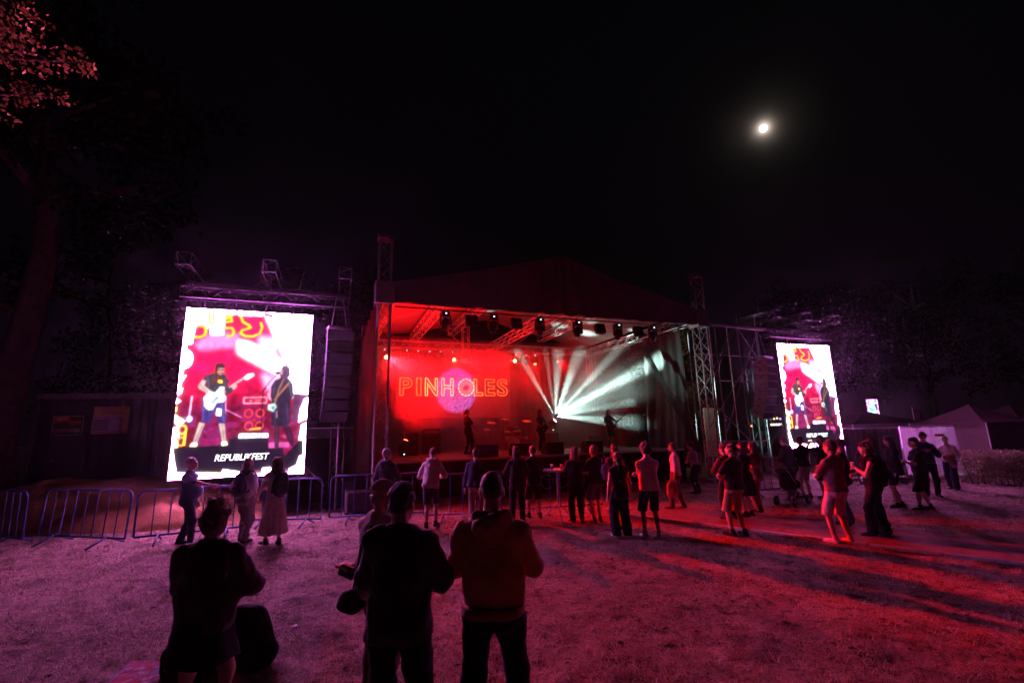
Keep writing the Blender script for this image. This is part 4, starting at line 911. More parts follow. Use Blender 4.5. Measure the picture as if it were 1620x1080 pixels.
# ------------------------------------------------------------------ side screens
PW, PH = 500, 716
def led_picture():
    src = np.array([[178, 28], [925, 80], [858, 1030], [50, 1042]], float); dst = np.array([[0, 0], [PW, 0], [PW, PH], [0, PH]], float); A = []; B = []
    for (x, y), (u_, v_) in zip(src, dst): A += [[x, y, 1, 0, 0, 0, -u_ * x, -u_ * y], [0, 0, 0, x, y, 1, -v_ * x, -v_ * y]]; B += [u_, v_]
    h = np.append(np.linalg.solve(np.array(A), np.array(B)), 1).reshape(3, 3)
    def T(p): p = np.array(p, float).reshape(-1, 2); q = np.c_[p, np.ones(len(p))] @ h.T; return q[:, :2] / q[:, 2:]
    X, Y = np.meshgrid(np.arange(PW) + .5, np.arange(PH) + .5); img = np.zeros((PH, PW, 3)); u_, v_ = X / PW, Y / PH
    nA = vnoise(u_ * 6, v_ * 9, 41); nB = vnoise(u_ * 22, v_ * 30, 42); nC = vnoise(u_ * 90, v_ * 120, 43)
    up = np.clip((.60 - v_) / .2, 0, 1)[..., None]
    img[:] = np.array([1.75, .012, .16]) * up + np.array([.32, .008, .045]) * (1 - up)
    img *= (.72 + .4 * nA + .25 * (nB - .5))[..., None]; pur = np.clip((v_ - .52) / .2, 0, 1) * (nB > .5); img += (pur * .10)[..., None] * np.array([.7, .1, 1.0])
    def msk(pts):
        P_ = T(pts); x0, y0 = np.maximum(np.floor(P_.min(0)).astype(int) - 1, 0); x1, y1 = np.ceil(P_.max(0)).astype(int) + 1
        x1, y1 = min(x1, PW), min(y1, PH); sub = np.zeros((max(y1 - y0, 0), max(x1 - x0, 0)), bool)
        if sub.size == 0: return slice(0, 0), slice(0, 0), sub[:0, :0]
        xs, ys = X[y0:y1, x0:x1], Y[y0:y1, x0:x1]; j = len(P_) - 1
        for i in range(len(P_)):
            xi, yi = P_[i]; xj, yj = P_[j]; c = ((yi > ys) != (yj > ys)) & (xs < (xj - xi) * (ys - yi) / (yj - yi + 1e-9) + xi); sub ^= c; j = i
        return slice(y0, y1), slice(x0, x1), sub
    def poly(pts, c): a, b, m = msk(pts); s_ = img[a, b]; s_[m] = c
    def soft(pts, c, al, it=12):
        m = np.zeros((PH, PW)); a, b, k_ = msk(pts); m[a, b] = k_
        for _ in range(it):
            for ax in (0, 1): m = (np.roll(m, 3, ax) + m + np.roll(m, -3, ax)) / 3
        img[:] = img * (1 - al * m[..., None]) + np.array(c) * al * m[..., None]
    def line(pts, w, c):
        P_ = T(pts); w = w * .62
        for p, q in zip(P_[:-1], P_[1:]):
            d = q - p; L = max(d @ d, 1e-6); t = np.clip(((X - p[0]) * d[0] + (Y - p[1]) * d[1]) / L, 0, 1)
            img[np.hypot(X - p[0] - t * d[0], Y - p[1] - t * d[1]) < w / 2] = c
    def ell(c, rx, ry, colr, w=None):
        p = T([c])[0]; r = np.hypot((X - p[0]) / (rx * .63), (Y - p[1]) / (ry * .70)); m = r < 1
        if w: m &= r > 1 - w
        img[m] = colr
    Wt = (7.5, 7.8, 8.0)
    soft([(640, 60), (940, 60), (940, 560), (800, 560), (780, 400), (740, 300)], (6.8, 7.2, 8.2), .97, 10)
    soft([(470, 225), (540, 240), (800, 385), (800, 470), (690, 420), (480, 300)], (5.2, 5.2, 6.2), .9, 12)
    soft([(330, 170), (480, 190), (460, 260), (250, 280), (220, 240)], (3.4, .9, 2.2), .45, 14)
    soft([(610, 420), (800, 470), (800, 560), (640, 520)], (2.6, 1.6, 3.2), .5, 14)
    soft([(600, 200), (720, 210), (700, 330), (600, 300)], (4.0, 2.0, 3.6), .5, 14)
    poly([(805, 545), (900, 555), (880, 700), (790, 720)], (.20, .05, .16))
    # white graphic frame, left, top and bottom
    poly([(178, 28), (460, 45), (470, 70), (300, 60), (235, 75), (225, 140), (205, 240), (150, 242)], Wt); poly([(300, 60), (400, 66), (390, 190), (315, 190)], (6.5, 6.2, 6.8))
    poly([(230, 75), (310, 62), (300, 150), (230, 140)], (5.5, 3.2, 4.2)); poly([(480, 48), (630, 58), (625, 80), (480, 76)], Wt); poly([(660, 60), (925, 78), (925, 130), (690, 100)], Wt)
    poly([(120, 260), (170, 250), (180, 300), (110, 520), (80, 560)], Wt); ell((165, 330), 40, 55, Wt); poly([(125, 430), (168, 425), (120, 495)], Wt); poly([(110, 505), (145, 500), (138, 530), (105, 535)], Wt); poly([(105, 560), (132, 575), (110, 592), (95, 590)], Wt)
    poly([(98, 605), (112, 610), (106, 640), (92, 640)], (7, 3.0, .6)); poly([(98, 655), (158, 695), (118, 728), (88, 690)], (7.5, 6.2, 4.0)); ell((140, 745), 26, 30, (4.0, 1.3, .1), .35); ell((132, 815), 22, 28, (3.0, .9, .1), .3); line([(158, 760), (148, 835)], 10, (5, 2.2, .15))
    poly([(85, 735), (112, 730), (118, 790), (80, 800)], Wt); poly([(78, 800), (110, 810), (112, 880), (66, 895)], (7.5, 6.0, 3.4)); poly([(66, 890), (82, 880), (100, 1000), (370, 1010), (365, 1045), (45, 1045)], Wt); poly([(200, 1008), (366, 1010), (362, 1034), (200, 1036)], (7.5, 5.2, 2.4))
    # black lower part with monitors, then the bottom strips
    poly([(86, 850), (320, 846), (410, 842), (415, 800), (648, 800), (650, 870), (735, 872), (745, 920), (862, 800), (858, 960), (830, 1000), (100, 1000), (84, 880)], (.012, .008, .02)); poly([(648, 838), (775, 838), (775, 868), (650, 870)], (.9, .12, .5))
    poly([(375, 990), (480, 1010), (475, 1034), (368, 1026)], (7, 8, 9)); poly([(612, 990), (658, 988), (660, 1024), (606, 1024)], (7, 8, 9)); poly([(770, 1000), (860, 960), (858, 1030), (490, 1034), (490, 1022), (780, 1022)], (6, 7.5, 9)); poly([(835, 925), (860, 920), (852, 985), (815, 985)], (7.5, 7.5, 7.5))
    poly([(872, 580), (888, 575), (878, 700), (832, 720), (845, 640)], Wt); poly([(850, 735), (876, 725), (868, 830), (832, 826)], (7.5, 6.5, 5.0)); poly([(862, 820), (872, 820), (862, 1025), (852, 1025)], Wt)
    # neon writing
    YL = (2.6, 1.15, .04)
    for w_, c_l in ((21, (2.2, .42, .03)), (11, YL)):
        line([(215, 200), (255, 202), (280, 190), (288, 160), (280, 140), (245, 135)], w_, c_l); line([(310, 62), (308, 115), (320, 125), (330, 110), (332, 66)], w_, c_l)
        line([(375, 95), (435, 90), (440, 110), (375, 120)], w_, c_l); line([(375, 150), (440, 150), (452, 170), (440, 198), (415, 196)], w_, c_l); line([(395, 75), (440, 78)], w_, c_l)
        line([(495, 85), (505, 115), (540, 135), (550, 150), (500, 165), (490, 182), (520, 200), (565, 202), (605, 185), (620, 150), (612, 122)], w_, c_l)
    poly([(463, 48), (476, 48), (478, 130), (468, 130)], (1.6, .02, .05)); poly([(630, 60), (690, 75), (685, 98), (640, 80)], (1.8, .02, .05))
    # back line: amplifiers and stands
    for a, b in (((505, 565), (640, 600)),):
        line([a, (b[0], a[1]), b, (a[0], b[1]), a], 6, (2.6, .6, .9))
    line([(540, 580), (545, 592), (552, 580)], 5, (2.4, .3, .3)); line([(570, 580), (610, 580)], 4, (1.4, .3, .3)); line([(570, 590), (600, 590)], 4, (1.2, .3, .3))
    for c in ((532, 660), (600, 660), (532, 735), (595, 735)): ell(c, 27, 27, (1.5, .10, .10), .25)
    line([(540, 755), (600, 750)], 9, (3.4, 1.0, .1)); poly([(566, 690), (580, 700), (566, 715), (552, 700)], (.9, .02, .08))
    poly([(475, 782), (647, 784), (646, 804), (473, 804)], (5, 5, 6)); 
    for k_ in range(12): line([(485 + k_ * 13, 793), (492 + k_ * 13, 793)], 5, (.4, .1, .5))
    line([(200, 550), (180, 680)], 7, (2.2, 1.2, 1.8)); ell((182, 684), 16, 18, (1.2, 1.8, 8)); ell((182, 684), 8, 9, (7, 7.5, 9)); line([(230, 545), (290, 565)], 4, (.6, .05, .2)); line([(398, 560), (395, 660)], 6, (1.5, .5, 1.1)); line([(400, 635), (488, 682)], 4, (1.6, .5, 1.3)); line([(110, 670), (180, 680)], 4, (1.2, .3, .9))
    for k_ in range(26):
        gx, gy = 190 + (k_ * 73) % 250, 720 + (k_ * 41) % 110; line([(gx, gy), (gx + 22, gy + 8)], 5, (.30, .05, .34))
    # guitarist on the left
    SKN = (.95, .66, .64); SKD = (2.2, .9, .9); TS = (.075, .06, .085)
    poly([(335, 375), (350, 358), (385, 358), (398, 380), (400, 430), (405, 480), (330, 500), (300, 460), (318, 420)], (1.1, .06, .04)); poly([(280, 425), (330, 415), (400, 425), (420, 470), (408, 500), (370, 545), (300, 520), (262, 465)], TS)
    poly([(350, 378), (392, 374), (390, 410), (372, 428), (352, 420)], (.7, .35, .33)); poly([(338, 372), (348, 356), (380, 354), (398, 372), (396, 384), (355, 386), (348, 420), (338, 425)], (.09, .03, .04)); line([(352, 396), (388, 398)], 7, (.05, .02, .02))
    poly([(262, 452), (284, 460), (272, 490), (330, 530), (318, 550), (240, 505), (235, 490)], SKN); poly([(348, 455), (378, 460), (376, 475), (350, 470)], (4.5, 2.0, .1))
    poly([(262, 560), (250, 700), (300, 712), (330, 640), (355, 715), (400, 712), (392, 590)], (.09, .05, .30)); poly([(345, 628), (370, 630), (366, 668), (342, 664)], (5, 5.5, 6))
    poly([(240, 705), (272, 712), (222, 832), (200, 828)], SKN); poly([(355, 715), (388, 715), (396, 828), (374, 830)], SKN); poly([(196, 826), (224, 828), (222, 846), (182, 846)], (5, 4.5, 3)); poly([(372, 826), (398, 824), (404, 844), (370, 846)], (5, 4.5, 3)); ell((262, 690), 1, 1, SKD)
    poly([(268, 560), (300, 520), (335, 532), (365, 495), (392, 498), (388, 540), (400, 560), (385, 590), (345, 590), (320, 632), (290, 635), (266, 600)], (1.5, 1.7, 1.95)); line([(395, 528), (440, 490), (520, 440)], 13, (.8, .75, .8)); poly([(508, 440), (530, 425), (565, 420), (570, 435), (530, 460), (512, 458)], (1.6, 1.6, 1.7)); 
    for k_ in range(7): p_ = (405 + k_ * 15, 520 - k_ * 11); line([(p_[0] - 3, p_[1] - 5), (p_[0] + 4, p_[1] + 5)], 4, (.15, .08, .12))
    poly([(430, 490), (458, 478), (466, 495), (450, 515), (430, 510)], SKN); poly([(392, 500), (440, 505), (435, 535), (400, 545)], TS)
    # singer on the right
    DK = (.030, .022, .05)
    poly([(728, 400), (740, 378), (765, 374), (785, 392), (786, 440), (765, 455), (725, 452), (718, 430)], (.09, .05, .09)); poly([(722, 400), (740, 402), (738, 432), (722, 430)], (1.5, .45, .55)); poly([(690, 412), (720, 410), (726, 424), (712, 434), (692, 422)], (.015, .01, .02))
    poly([(690, 465), (730, 450), (775, 455), (802, 490), (804, 560), (785, 580), (782, 720), (762, 742), (700, 745), (664, 735), (672, 600), (664, 540), (668, 500)], DK); poly([(668, 520), (662, 560), (672, 590), (650, 575), (645, 545)], (1.6, .5, .8)); poly([(684, 735), (716, 740), (710, 870), (686, 868)], (.06, .02, .05)); poly([(730, 735), (775, 740), (800, 800), (800, 870), (775, 850), (755, 790)], (.05, .012, .04))
    line([(745, 460), (715, 520), (690, 600)], 12, (.35, .22, .12)); line([(778, 482), (720, 545), (690, 580)], 13, (.55, .20, .10)); poly([(650, 610), (690, 602), (702, 625), (680, 655), (648, 640)], (.7, 1.1, 1.0)); poly([(664, 625), (690, 618), (680, 645)], (.2, .3, .3)); ell((752, 470), 1, 1, SKD)
    line([(708, 425), (670, 465), (622, 520), (612, 640), (605, 800)], 8, (.02, .012, .03)); line([(600, 545), (640, 510)], 6, (.02, .012, .03)); line([(690, 418), (672, 450)], 4, (.02, .012, .03)); line([(700, 650), (700, 690)], 4, (1.2, .5, .9))
    # light and shade on clothes, limbs and faces
    for a, b, w_, c in (((290, 430), (300, 500), 8, (.20, .12, .18)), ((330, 425), (345, 470), 5, (.16, .10, .14)), ((395, 440), (402, 490), 7, (.24, .06, .12)), ((268, 580), (262, 690), 7, (.22, .12, .55)), ((290, 620), (285, 700), 5, (.03, .02, .12)), ((375, 600), (385, 700), 8, (.20, .12, .5)), ((350, 640), (352, 700), 5, (.03, .02, .10)),
                        ((262, 715), (212, 825), 6, (.45, .22, .24)), ((375, 722), (386, 822), 6, (.45, .22, .24)), ((245, 480), (300, 535), 5, (.5, .28, .27)), ((372, 384), (386, 386), 4, (.25, .10, .10)), ((372, 414), (384, 416), 8, (.20, .06, .05)), ((356, 420), (350, 470), 9, (.35, .05, .03)), ((334, 430), (322, 480), 9, (.30, .04, .03)),
                        ((300, 560), (340, 560), 5, (.7, .8, .95)), ((318, 590), (350, 560), 16, (.55, .62, .75)), ((372, 505), (384, 530), 6, (.8, .85, 1.0)), ((690, 480), (680, 560), 8, (.11, .07, .14)), ((775, 480), (790, 560), 9, (.16, .12, .22)), ((760, 600), (770, 720), 10, (.09, .06, .13)), ((690, 640), (690, 730), 7, (.08, .05, .11)), ((728, 610), (724, 735), 6, (.012, .01, .02)),
                        ((742, 384), (776, 390), 8, (.22, .16, .26)), ((728, 410), (736, 412), 4, (.6, .2, .22)), ((726, 440), (748, 448), 9, (.14, .08, .10)), ((700, 752), (696, 860), 7, (.16, .05, .09)), ((768, 760), (788, 840), 7, (.14, .03, .07))):
        line([a, b], w_, c)
    line([(735, 795), (752, 808)], 4, (1.3, .2, .4)); line([(720, 800), (755, 815)], 3, (.9, .12, .3)); img *= (.9 + .2 * nC)[..., None]; img *= (.62 + .55 * vnoise(u_ * 34, v_ * 46, 44) + .2 * nB)[..., None]; img = np.where((img.min(-1) > 3.6)[..., None], img, sum(np.roll(np.roll(img, a, 0), b, 1) for a in (-2, 0, 2) for b in (-2, 0, 2)) / 9)
    bl = np.minimum(img, 5.0)
    for _ in range(4):
        for ax in (0, 1): bl = sum(np.roll(bl, q, ax) for q in range(-8, 9, 2)) / 9
    img = img * .97 + bl * .05
    wh = np.clip((img.min(-1) - 3.6) / 3.6, 0, 1.1)[..., None] ** 1.3
    return np.minimum(img, 5.0 + img * .4) * (1 + wh * np.array([20.0, 3.0, 16.5]))
PIC = led_picture()
def led_fn(U, V):
    s_ = PIC.reshape(PH // 2, 2, PW // 2, 2, 3).mean((1, 3)); h_, w_ = s_.shape[:2]
    x = np.clip(U * w_ - .5, 0, w_ - 1.001); y = np.clip((1 - V) * h_ - .5, 0, h_ - 1.001); xi, yi = x.astype(int), y.astype(int); fx, fy = (x - xi)[..., None], (y - yi)[..., None]
    return (s_[yi, xi] * (1 - fx) + s_[yi, xi + 1] * fx) * (1 - fy) + (s_[yi + 1, xi] * (1 - fx) + s_[yi + 1, xi + 1] * fx) * fy
SCW, SCH, SCZ = 3.13, 4.49, 1.07
def side_screen(s0, label, twist=0.0):
    ax_ = Matrix.Rotation(twist, 3, 'Z') @ ST; bx_ = Matrix.Rotation(twist, 3, 'Z') @ SB; o_ = SP(s0, .06, SCZ)
    t = thing('led_screen', label, 'screen', tuple(o_ + ax_ * SCW / 2), SA + twist, 'tall video screens either side of the stage')
    Rt = Matrix.Rotation(SA + twist, 3, 'Z')
    colour_grid('picture', PW // 2, PH // 2, led_fn, (o_, ax_ * SCW, Vector((0, 0, SCH))), t, LEDG)
    MB().box(o_ + ax_ * SCW / 2 + bx_ * .055 + Vector((0, 0, SCH / 2)), (SCW + .02, .09, SCH + .02), Rt, .005).build('cabinet', BLACK, t)
    tx = text_mesh('REPUBLIKFEST', .235, t, 'lettering', emat('led_white', (.95, .97, 1.0), 2.2), o_ + ax_ * .98 - bx_ * .006 + Vector((0, 0, .425)), ax_, (0, 0, 1), bold=.004, shear=.2, width=1.27, thick=.001)
    tx['label'] = 'white slanted capital lettering near the foot of the screen'
    # hanging frame: header truss, three outrigger trusses, rear legs
    return t
LEDG = 1.0
side_screen(-5.09, 'large bright video screen left of the stage showing two guitarists')
side_screen(16.82, 'far video screen right of the stage showing two guitarists', math.radians(-2.5))

def screen_frame(s0, label, mirror):
    t = thing('screen_frame', label, 'scaffold', tuple(SP(s0 + SCW / 2, 1.2, 0)), SA, 'lattice frames carrying the side screens')
    lo, hi = (s0 - .15, s0 + SCW + .95) if not mirror else (s0 - .55, s0 + SCW + .25)
    truss(t, SP(lo, .05, 5.98), SP(hi, .05, 5.98), .30, DARKALU, .36, .024, .011, single=True, side=SB)
    for k, s_ in enumerate((lo + .1, (lo + hi) / 2, hi - .1)):
        truss(t, SP(s_, -.55, 6.75), SP(s_, 1.3, 6.75), .34, DARKALU, .42, .02, .010, single=False, side=ST)
        for a in (-1, 1):
            bar('end_bar', t, SP(s_ - .17, -.56, 6.75 + a * .17), SP(s_ + .17, -.56, 6.75 + a * .17), .02, DARKALU); bar('end_bar', t, SP(s_ + a * .17, -.56, 6.58), SP(s_ + a * .17, -.56, 6.92), .02, DARKALU)
        bar('hanger', t, SP(s_, .05, 6.1), SP(s_, .05, 6.6), .02, DARKALU)
        truss(t, SP(s_, 1.1, .05), SP(s_, 1.1, 6.55), .36, DARKALU, .45, .022, .010, side=ST)
    bar('header_beam', t, SP(lo + .1, .9, 6.48), SP(hi - .1, .9, 6.48), .07, DARKALU, 8)
    for a, b2 in ((lo + .1, (lo + hi) / 2), ((lo + hi) / 2, hi - .1)):
        bar('diagonal', t, SP(a + .5, .9, 6.05), SP((lo + hi) / 2, .9, 6.45), .022, DARKALU)
    for s_ in (s0 + .3, s0 + SCW / 2, s0 + SCW - .3): bar('hanger', t, SP(s_, .08, SCZ + SCH), SP(s_, .08, 5.85), .012, DARKALU)
    for k in range(3):
        bar('diagonal', t, SP(lo + .1, 1.3, .3 + 2 * k), SP((lo + hi) / 2, 1.3, 2.3 + 2 * k), .024, DARKALU); bar('diagonal', t, SP(hi - .1, 1.3, .3 + 2 * k), SP((lo + hi) / 2, 1.3, 2.3 + 2 * k), .024, DARKALU)
    return t
screen_frame(-5.09, 'aluminium lattice frame standing behind the large left screen', False)
screen_frame(16.82, 'aluminium lattice frame standing behind the far right screen', True)
# brace scaffold between the right tower and the right screen
t = thing('brace_scaffold', 'tubular scaffold with crossed braces between right tower and right screen', 'scaffold', tuple(SP(15.3, .8, 0)), SA)
for s_ in (13.9, 15.2, 16.3):
    for d_ in (.6, 2.2): bar('standard', t, SP(s_, d_, 0), SP(s_, d_, 6.9 if s_ > 14 else 6.3), .03, STEEL, 8)
for z_ in (1.4, 3.9, 5.0): bar('ledger', t, SP(12.9, .6, z_ + .05), SP(16.4, .6, z_), .024, STEEL)
for (p, q_) in (((12.8, .5, 1.8), (15.2, .5, 4.4)), ((13.0, .5, 3.7), (15.1, .5, 6.7)), ((13.3, .6, 3.7), (15.35, .6, 6.6)), ((15.2, .5, 4.4), (16.6, .5, 6.6)), ((15.2, .55, 4.4), (16.5, .55, 2.2)), ((15.2, .5, 4.4), (13.6, .5, 1.3)), ((13.0, .6, 3.4), (15.2, .6, 1.4)), ((15.2, .6, 6.3), (16.5, .6, 4.6)), ((15.25, .65, 4.3), (16.55, .65, 6.3))): bar('brace', t, SP(*p), SP(*q_), .026, STEEL)
bar('top_beam', t, SP(12.6, .3, 6.3), SP(17.2, .3, 6.2), .085, ALU, 10)

# ------------------------------------------------------------------ line arrays
def line_array(label, s_, d_, ztop, yawd, n_box, w_, h_, dep, tilt0, m_side):
    t = thing('line_array', label, 'loudspeakers', tuple(SP(s_, d_, ztop)), SA + math.radians(yawd), 'flown line arrays either side of the stage')
    Ry = Matrix.Rotation(SA + math.radians(yawd), 3, 'Z'); p = SP(s_, d_, ztop); tilt = tilt0
    MB().box(p + Vector((0, 0, .08)), (w_ * .9, dep * .8, .07), Ry, .01).build('flying_frame', STEEL, t)
    for a in (-1, 1): bar('chain', t, p + Ry @ Vector((a * w_ * .3, 0, .1)), p + Ry @ Vector((a * w_ * .12, .1, 1.1)), .012, STEEL)
    for k in range(n_box):
        Rc = Ry @ Matrix.Rotation(math.radians(tilt), 3, 'X')      # tilts the front down
        c = p + Rc @ Vector((0, 0, -h_ / 2)); 
        cab = MB(); hw, hd, hh = w_ / 2, dep / 2, h_ / 2 - .006
        vs_ = [c + Rc @ Vector((x * (hw if y < 0 else hw * .82), y * hd, z * (hh if y < 0 else hh * .86))) for z in (-1, 1) for y in (-1, 1) for x in (-1, 1)]
        cab.add(vs_, [(0, 2, 3, 1), (4, 5, 7, 6), (0, 1, 5, 4), (2, 6, 7, 3), (0, 4, 6, 2), (1, 3, 7, 5)]); cb = cab.build('cabinet', m_side, t)
        MB().box(c + Rc @ Vector((0, -hd - .008, 0)), (w_ * .97, .014, h_ * .9), Rc, .004).build('grille', GRILLE, cb)
        for a in (-1, 1): MB().box(c + Rc @ Vector((a * (hw * .92 + .006), .02, 0)), (.02, .09, .07), Rc @ Matrix.Rotation(a * .19, 3, 'Z'), .004).build('handle', BLACKP, cb)
        p = p + Rc @ Vector((0, 0, -h_)); tilt += 2.0 + .5 * k
    return t
SIDEPAINT = mat('cabinet_paint', (.04, .04, .043), rough=.5, var=.15, scale=8, bump=.2, bscale=80)
line_array('black line array hanging between left screen and stage', -1.22, .0, 5.1, 12, 8, .74, .325, .55, -1.0, SIDEPAINT)
line_array('line array with stage light coloured into its sides, hanging between right tower and right screen', 15.5, -.3, 4.75, 14, 8, .80, .30, .55, 0.0, mat('cabinet_paint_lit', (.34, .34, .35), rough=.5, var=.15, scale=8, bump=.2, bscale=80))  # sides coloured pale for the stage light falling on them
bar_ = thing('support_post', 'thin steel post standing under the left line array', 'post', tuple(SP(-1.1, .3, 0)))
bar('tube', bar_, SP(-1.1, .3, .02), SP(-1.1, .3, 2.55), .03, STEEL, 10); bar('arm', bar_, SP(-2.1, .3, 2.3), SP(-.7, .3, 2.3), .022, STEEL, 8); MB().box(SP(-1.1, .3, .015), (.35, .35, .02), SR).build('foot', STEEL, bar_)

# ------------------------------------------------------------------ back line and front fills
def cabinet(label, name, cat, s_, d_, z_, w_, h_, dep, speakers, grp=None, tilt=0.0, m=None):
    t = thing(name, label, cat, tuple(SP(s_, d_, z_)), SA, grp); Rt = SR @ Matrix.Rotation(math.radians(tilt), 3, 'X'); c = SP(s_, d_, z_ + h_ / 2)
    MB().box(c, (w_, dep, h_), Rt, .015).build('cabinet', m or BLACK, t); MB().box(c + Rt @ Vector((0, -dep / 2 - .004, 0)), (w_ * .9, .012, h_ * .86), Rt, .003).build('grille', GRILLE, t)
    for x, z2, r in speakers: MB().lathe(c + Rt @ Vector((x, -dep / 2 - .008, z2)), Rt @ Vector((0, -1, 0)), [(r, 0), (r, .012), (r * .86, .012), (r * .8, .0)], 16).build('speaker_ring', mat('cone_ring', (.10, .10, .105), rough=.4), t)
    return t
SUBL = ['leftmost', 'second from the left', 'middle', 'second from the right', 'rightmost']
for k in range(5): cabinet('black subwoofer on the ground against the stage front, %s in the row' % SUBL[k], 'subwoofer', 'loudspeaker', 3.35 + k * 1.22, .62, 0, 1.14, .78, .8, [(-.28, 0, .25), (.28, 0, .25)], 'subwoofers along the stage front')
WL = ['in front of the dark singer', 'right of the dark singer', 'in front of the left guitarist', 'left of the right guitarist']
for k, s_ in enumerate((3.9, 5.2, 6.5, 8.2)):
    t = thing('wedge_monitor', 'black floor monitor on the stage edge, %s' % WL[k], 'monitor', tuple(SP(s_, 1.75, DZ)), SA, 'floor monitors along the stage edge')
    o_ = SP(s_ - .36, 1.5, DZ + .003); MB().prism([(0, 0), (.5, 0), (.5, .16), (.34, .42), (.0, .42)], o_, SB, (0, 0, 1), .72).build('cabinet', BLACK, t)
    Rt = SR @ Matrix.Rotation(math.radians(-32), 3, 'X'); MB().box(SP(s_, 1.5 + .43, DZ + .30), (.64, .012, .27), SR @ Matrix.Rotation(math.radians(180 + 31.6), 3, 'X')).build('grille', GRILLE, t)
AMPB = mat('amp_vinyl', (.05, .045, .045), rough=.6, var=.2, scale=40, bump=.3, bscale=200)
cabinet('tall speaker cabinet under an amplifier head at stage left', 'amp_cabinet', 'amplifier', 2.75, 5.9, DZ, .76, .78, .36, [(-.18, .18, .14), (.18, .18, .14), (-.18, -.18, .14), (.18, -.18, .14)], m=AMPB)
t = thing('guitar_amplifier', 'guitar amplifier standing on the tall speaker cabinet', 'amplifier', tuple(SP(2.75, 5.9, DZ + .79)), SA); MB().box(SP(2.75, 5.9, DZ + .92), (.72, .26, .25), SR, .015).build('case', AMPB, t); MB().box(SP(2.75, 5.765, DZ + .90), (.62, .01, .10), SR).build('front_panel', mat('amp_panel', (.5, .5, .48), rough=.35, metal=.5), t); MB().tube([SP(2.62, 5.9, DZ + 1.045), SP(2.66, 5.9, DZ + 1.08), SP(2.84, 5.9, DZ + 1.08), SP(2.88, 5.9, DZ + 1.045)], .012, 6).build('handle', BLACKP, t)
for k in range(5): MB().lathe(SP(2.53 + k * .11, 5.76, DZ + .90), -SB, [(.016, 0), (.014, .02)], 10).build('knob', BLACKP, t)
cabinet('guitar combo amplifier behind the right guitarist', 'combo_amp', 'amplifier', 10.9, 6.2, DZ, .66, .56, .3, [(-.14, 0, .13), (.14, 0, .13)], m=mat('tan_tolex', (.18, .12, .08), rough=.6, var=.2))
t = thing('flight_case', 'pale drum case stacked with gear at far stage left', 'case', tuple(SP(1.75, 5.2, DZ)), SA); MB().box(SP(1.75, 5.2, DZ + .45), (.6, .5, .9), SR, .02).build('case_body', AMPB, t)
for a in (-1, 1): MB().box(SP(1.75 + a * .29, 5.2 - .245, DZ + .45), (.03, .03, .9), SR).build('edge_strip', ALU, t)
def mic_stand(label, s_, d_, h, boom=None):
    t = thing('mic_stand', label, 'microphone stand', tuple(SP(s_, d_, DZ)), SA, 'microphone stands on the stage')
    bar('pole', t, SP(s_, d_, DZ + .02), SP(s_, d_, DZ + h), .012, STEEL, 6)
    for k in range(3):
        a = 2.1 * k; bar('leg', t, SP(s_, d_, DZ + .12), SP(s_ + .3 * math.cos(a), d_ + .3 * math.sin(a), DZ + .012), .010, STEEL, 5)
    p = SP(s_, d_, DZ + h)
    if boom: e1 = SP(s_ + boom[0], d_ + boom[1], DZ + h + boom[2]); bar('boom', t, SP(s_ - boom[0] * .3, d_ - boom[1] * .3, DZ + h - boom[2] * .3), e1, .009, STEEL, 5); p = e1
    MB().lathe(p, (-.3, -.2, .25) if not boom else tuple((p - SP(s_, d_, DZ + h)).normalized()), [(.011, 0), (.013, .12), (.026, .14), (.028, .165), (.015, .185)], 10).build('microphone', BLACKP, t)
    return t
mic_stand('tall boom microphone stand left of the left guitarist', 6.75, 3.9, 1.55, (.15, .0, .12)); mic_stand('microphone stand in front of the right guitarist', 10.75, 3.75, 1.45, (-.05, .12, .08)); mic_stand('low boom microphone stand over the amplifier at stage left', 2.2, 5.5, 1.1, (-.45, .0, .40)); mic_stand('thin microphone stand beside the drummer', 5.75, 5.0, 1.35)
# drum kit
def drum(t, name, s_, d_, z_, r, h, axis=(0, 0, 1), shell=None):
    MB().lathe(SP(s_, d_, z_), axis, [(r, 0), (r, h)], 22).build(name, shell or mat('drum_shell', (.18, .05, .05), rough=.3, var=.1), t)
    for e0 in (0, h - .03): MB().lathe(SP(s_, d_, z_) + Vector(axis).normalized() * e0, axis, [(r * 1.03, 0), (r * 1.03, .03)], 22).build('hoop', ALU, t)
t = thing('drum_kit', 'drum kit with cymbals hidden in red smoke at centre back', 'drums', tuple(SP(6.6, 6.6, DZ)), SA)
drum(t, 'bass_drum', 6.6, 6.0, DZ + .3, .29, .42, tuple(SB)); MB().lathe(SP(6.6, 5.985, DZ + .3), -SB, [(.28, 0), (.27, .006)], 24).build('drum_skin', mat('drum_skin', (.75, .73, .7), rough=.5), t)
drum(t, 'tom', 6.35, 6.15, DZ + .66, .16, .2, (.1, -.25, 1)); drum(t, 'tom', 6.85, 6.15, DZ + .66, .17, .22, (-.1, -.25, 1)); drum(t, 'floor_tom', 7.3, 6.5, DZ + .18, .21, .42); drum(t, 'snare', 5.95, 6.55, DZ + .5, .18, .14)
for s_, d_, h, r in ((5.6, 6.2, 1.25, .22), (7.35, 6.15, 1.3, .24), (5.55, 6.75, .95, .17), (6.15, 5.95, 1.4, .2)):
    bar('cymbal_stand', t, SP(s_, d_, DZ), SP(s_, d_, DZ + h), .011, ALU, 6); MB().lathe(SP(s_, d_, DZ + h), (.12, -.3, 1), [(r, 0), (r * .5, .018), (.05, .03), (.02, .05), (.005, .052)], 24).build('cymbal', mat('brass', (.75, .52, .2), rough=.3, metal=1.0), t)
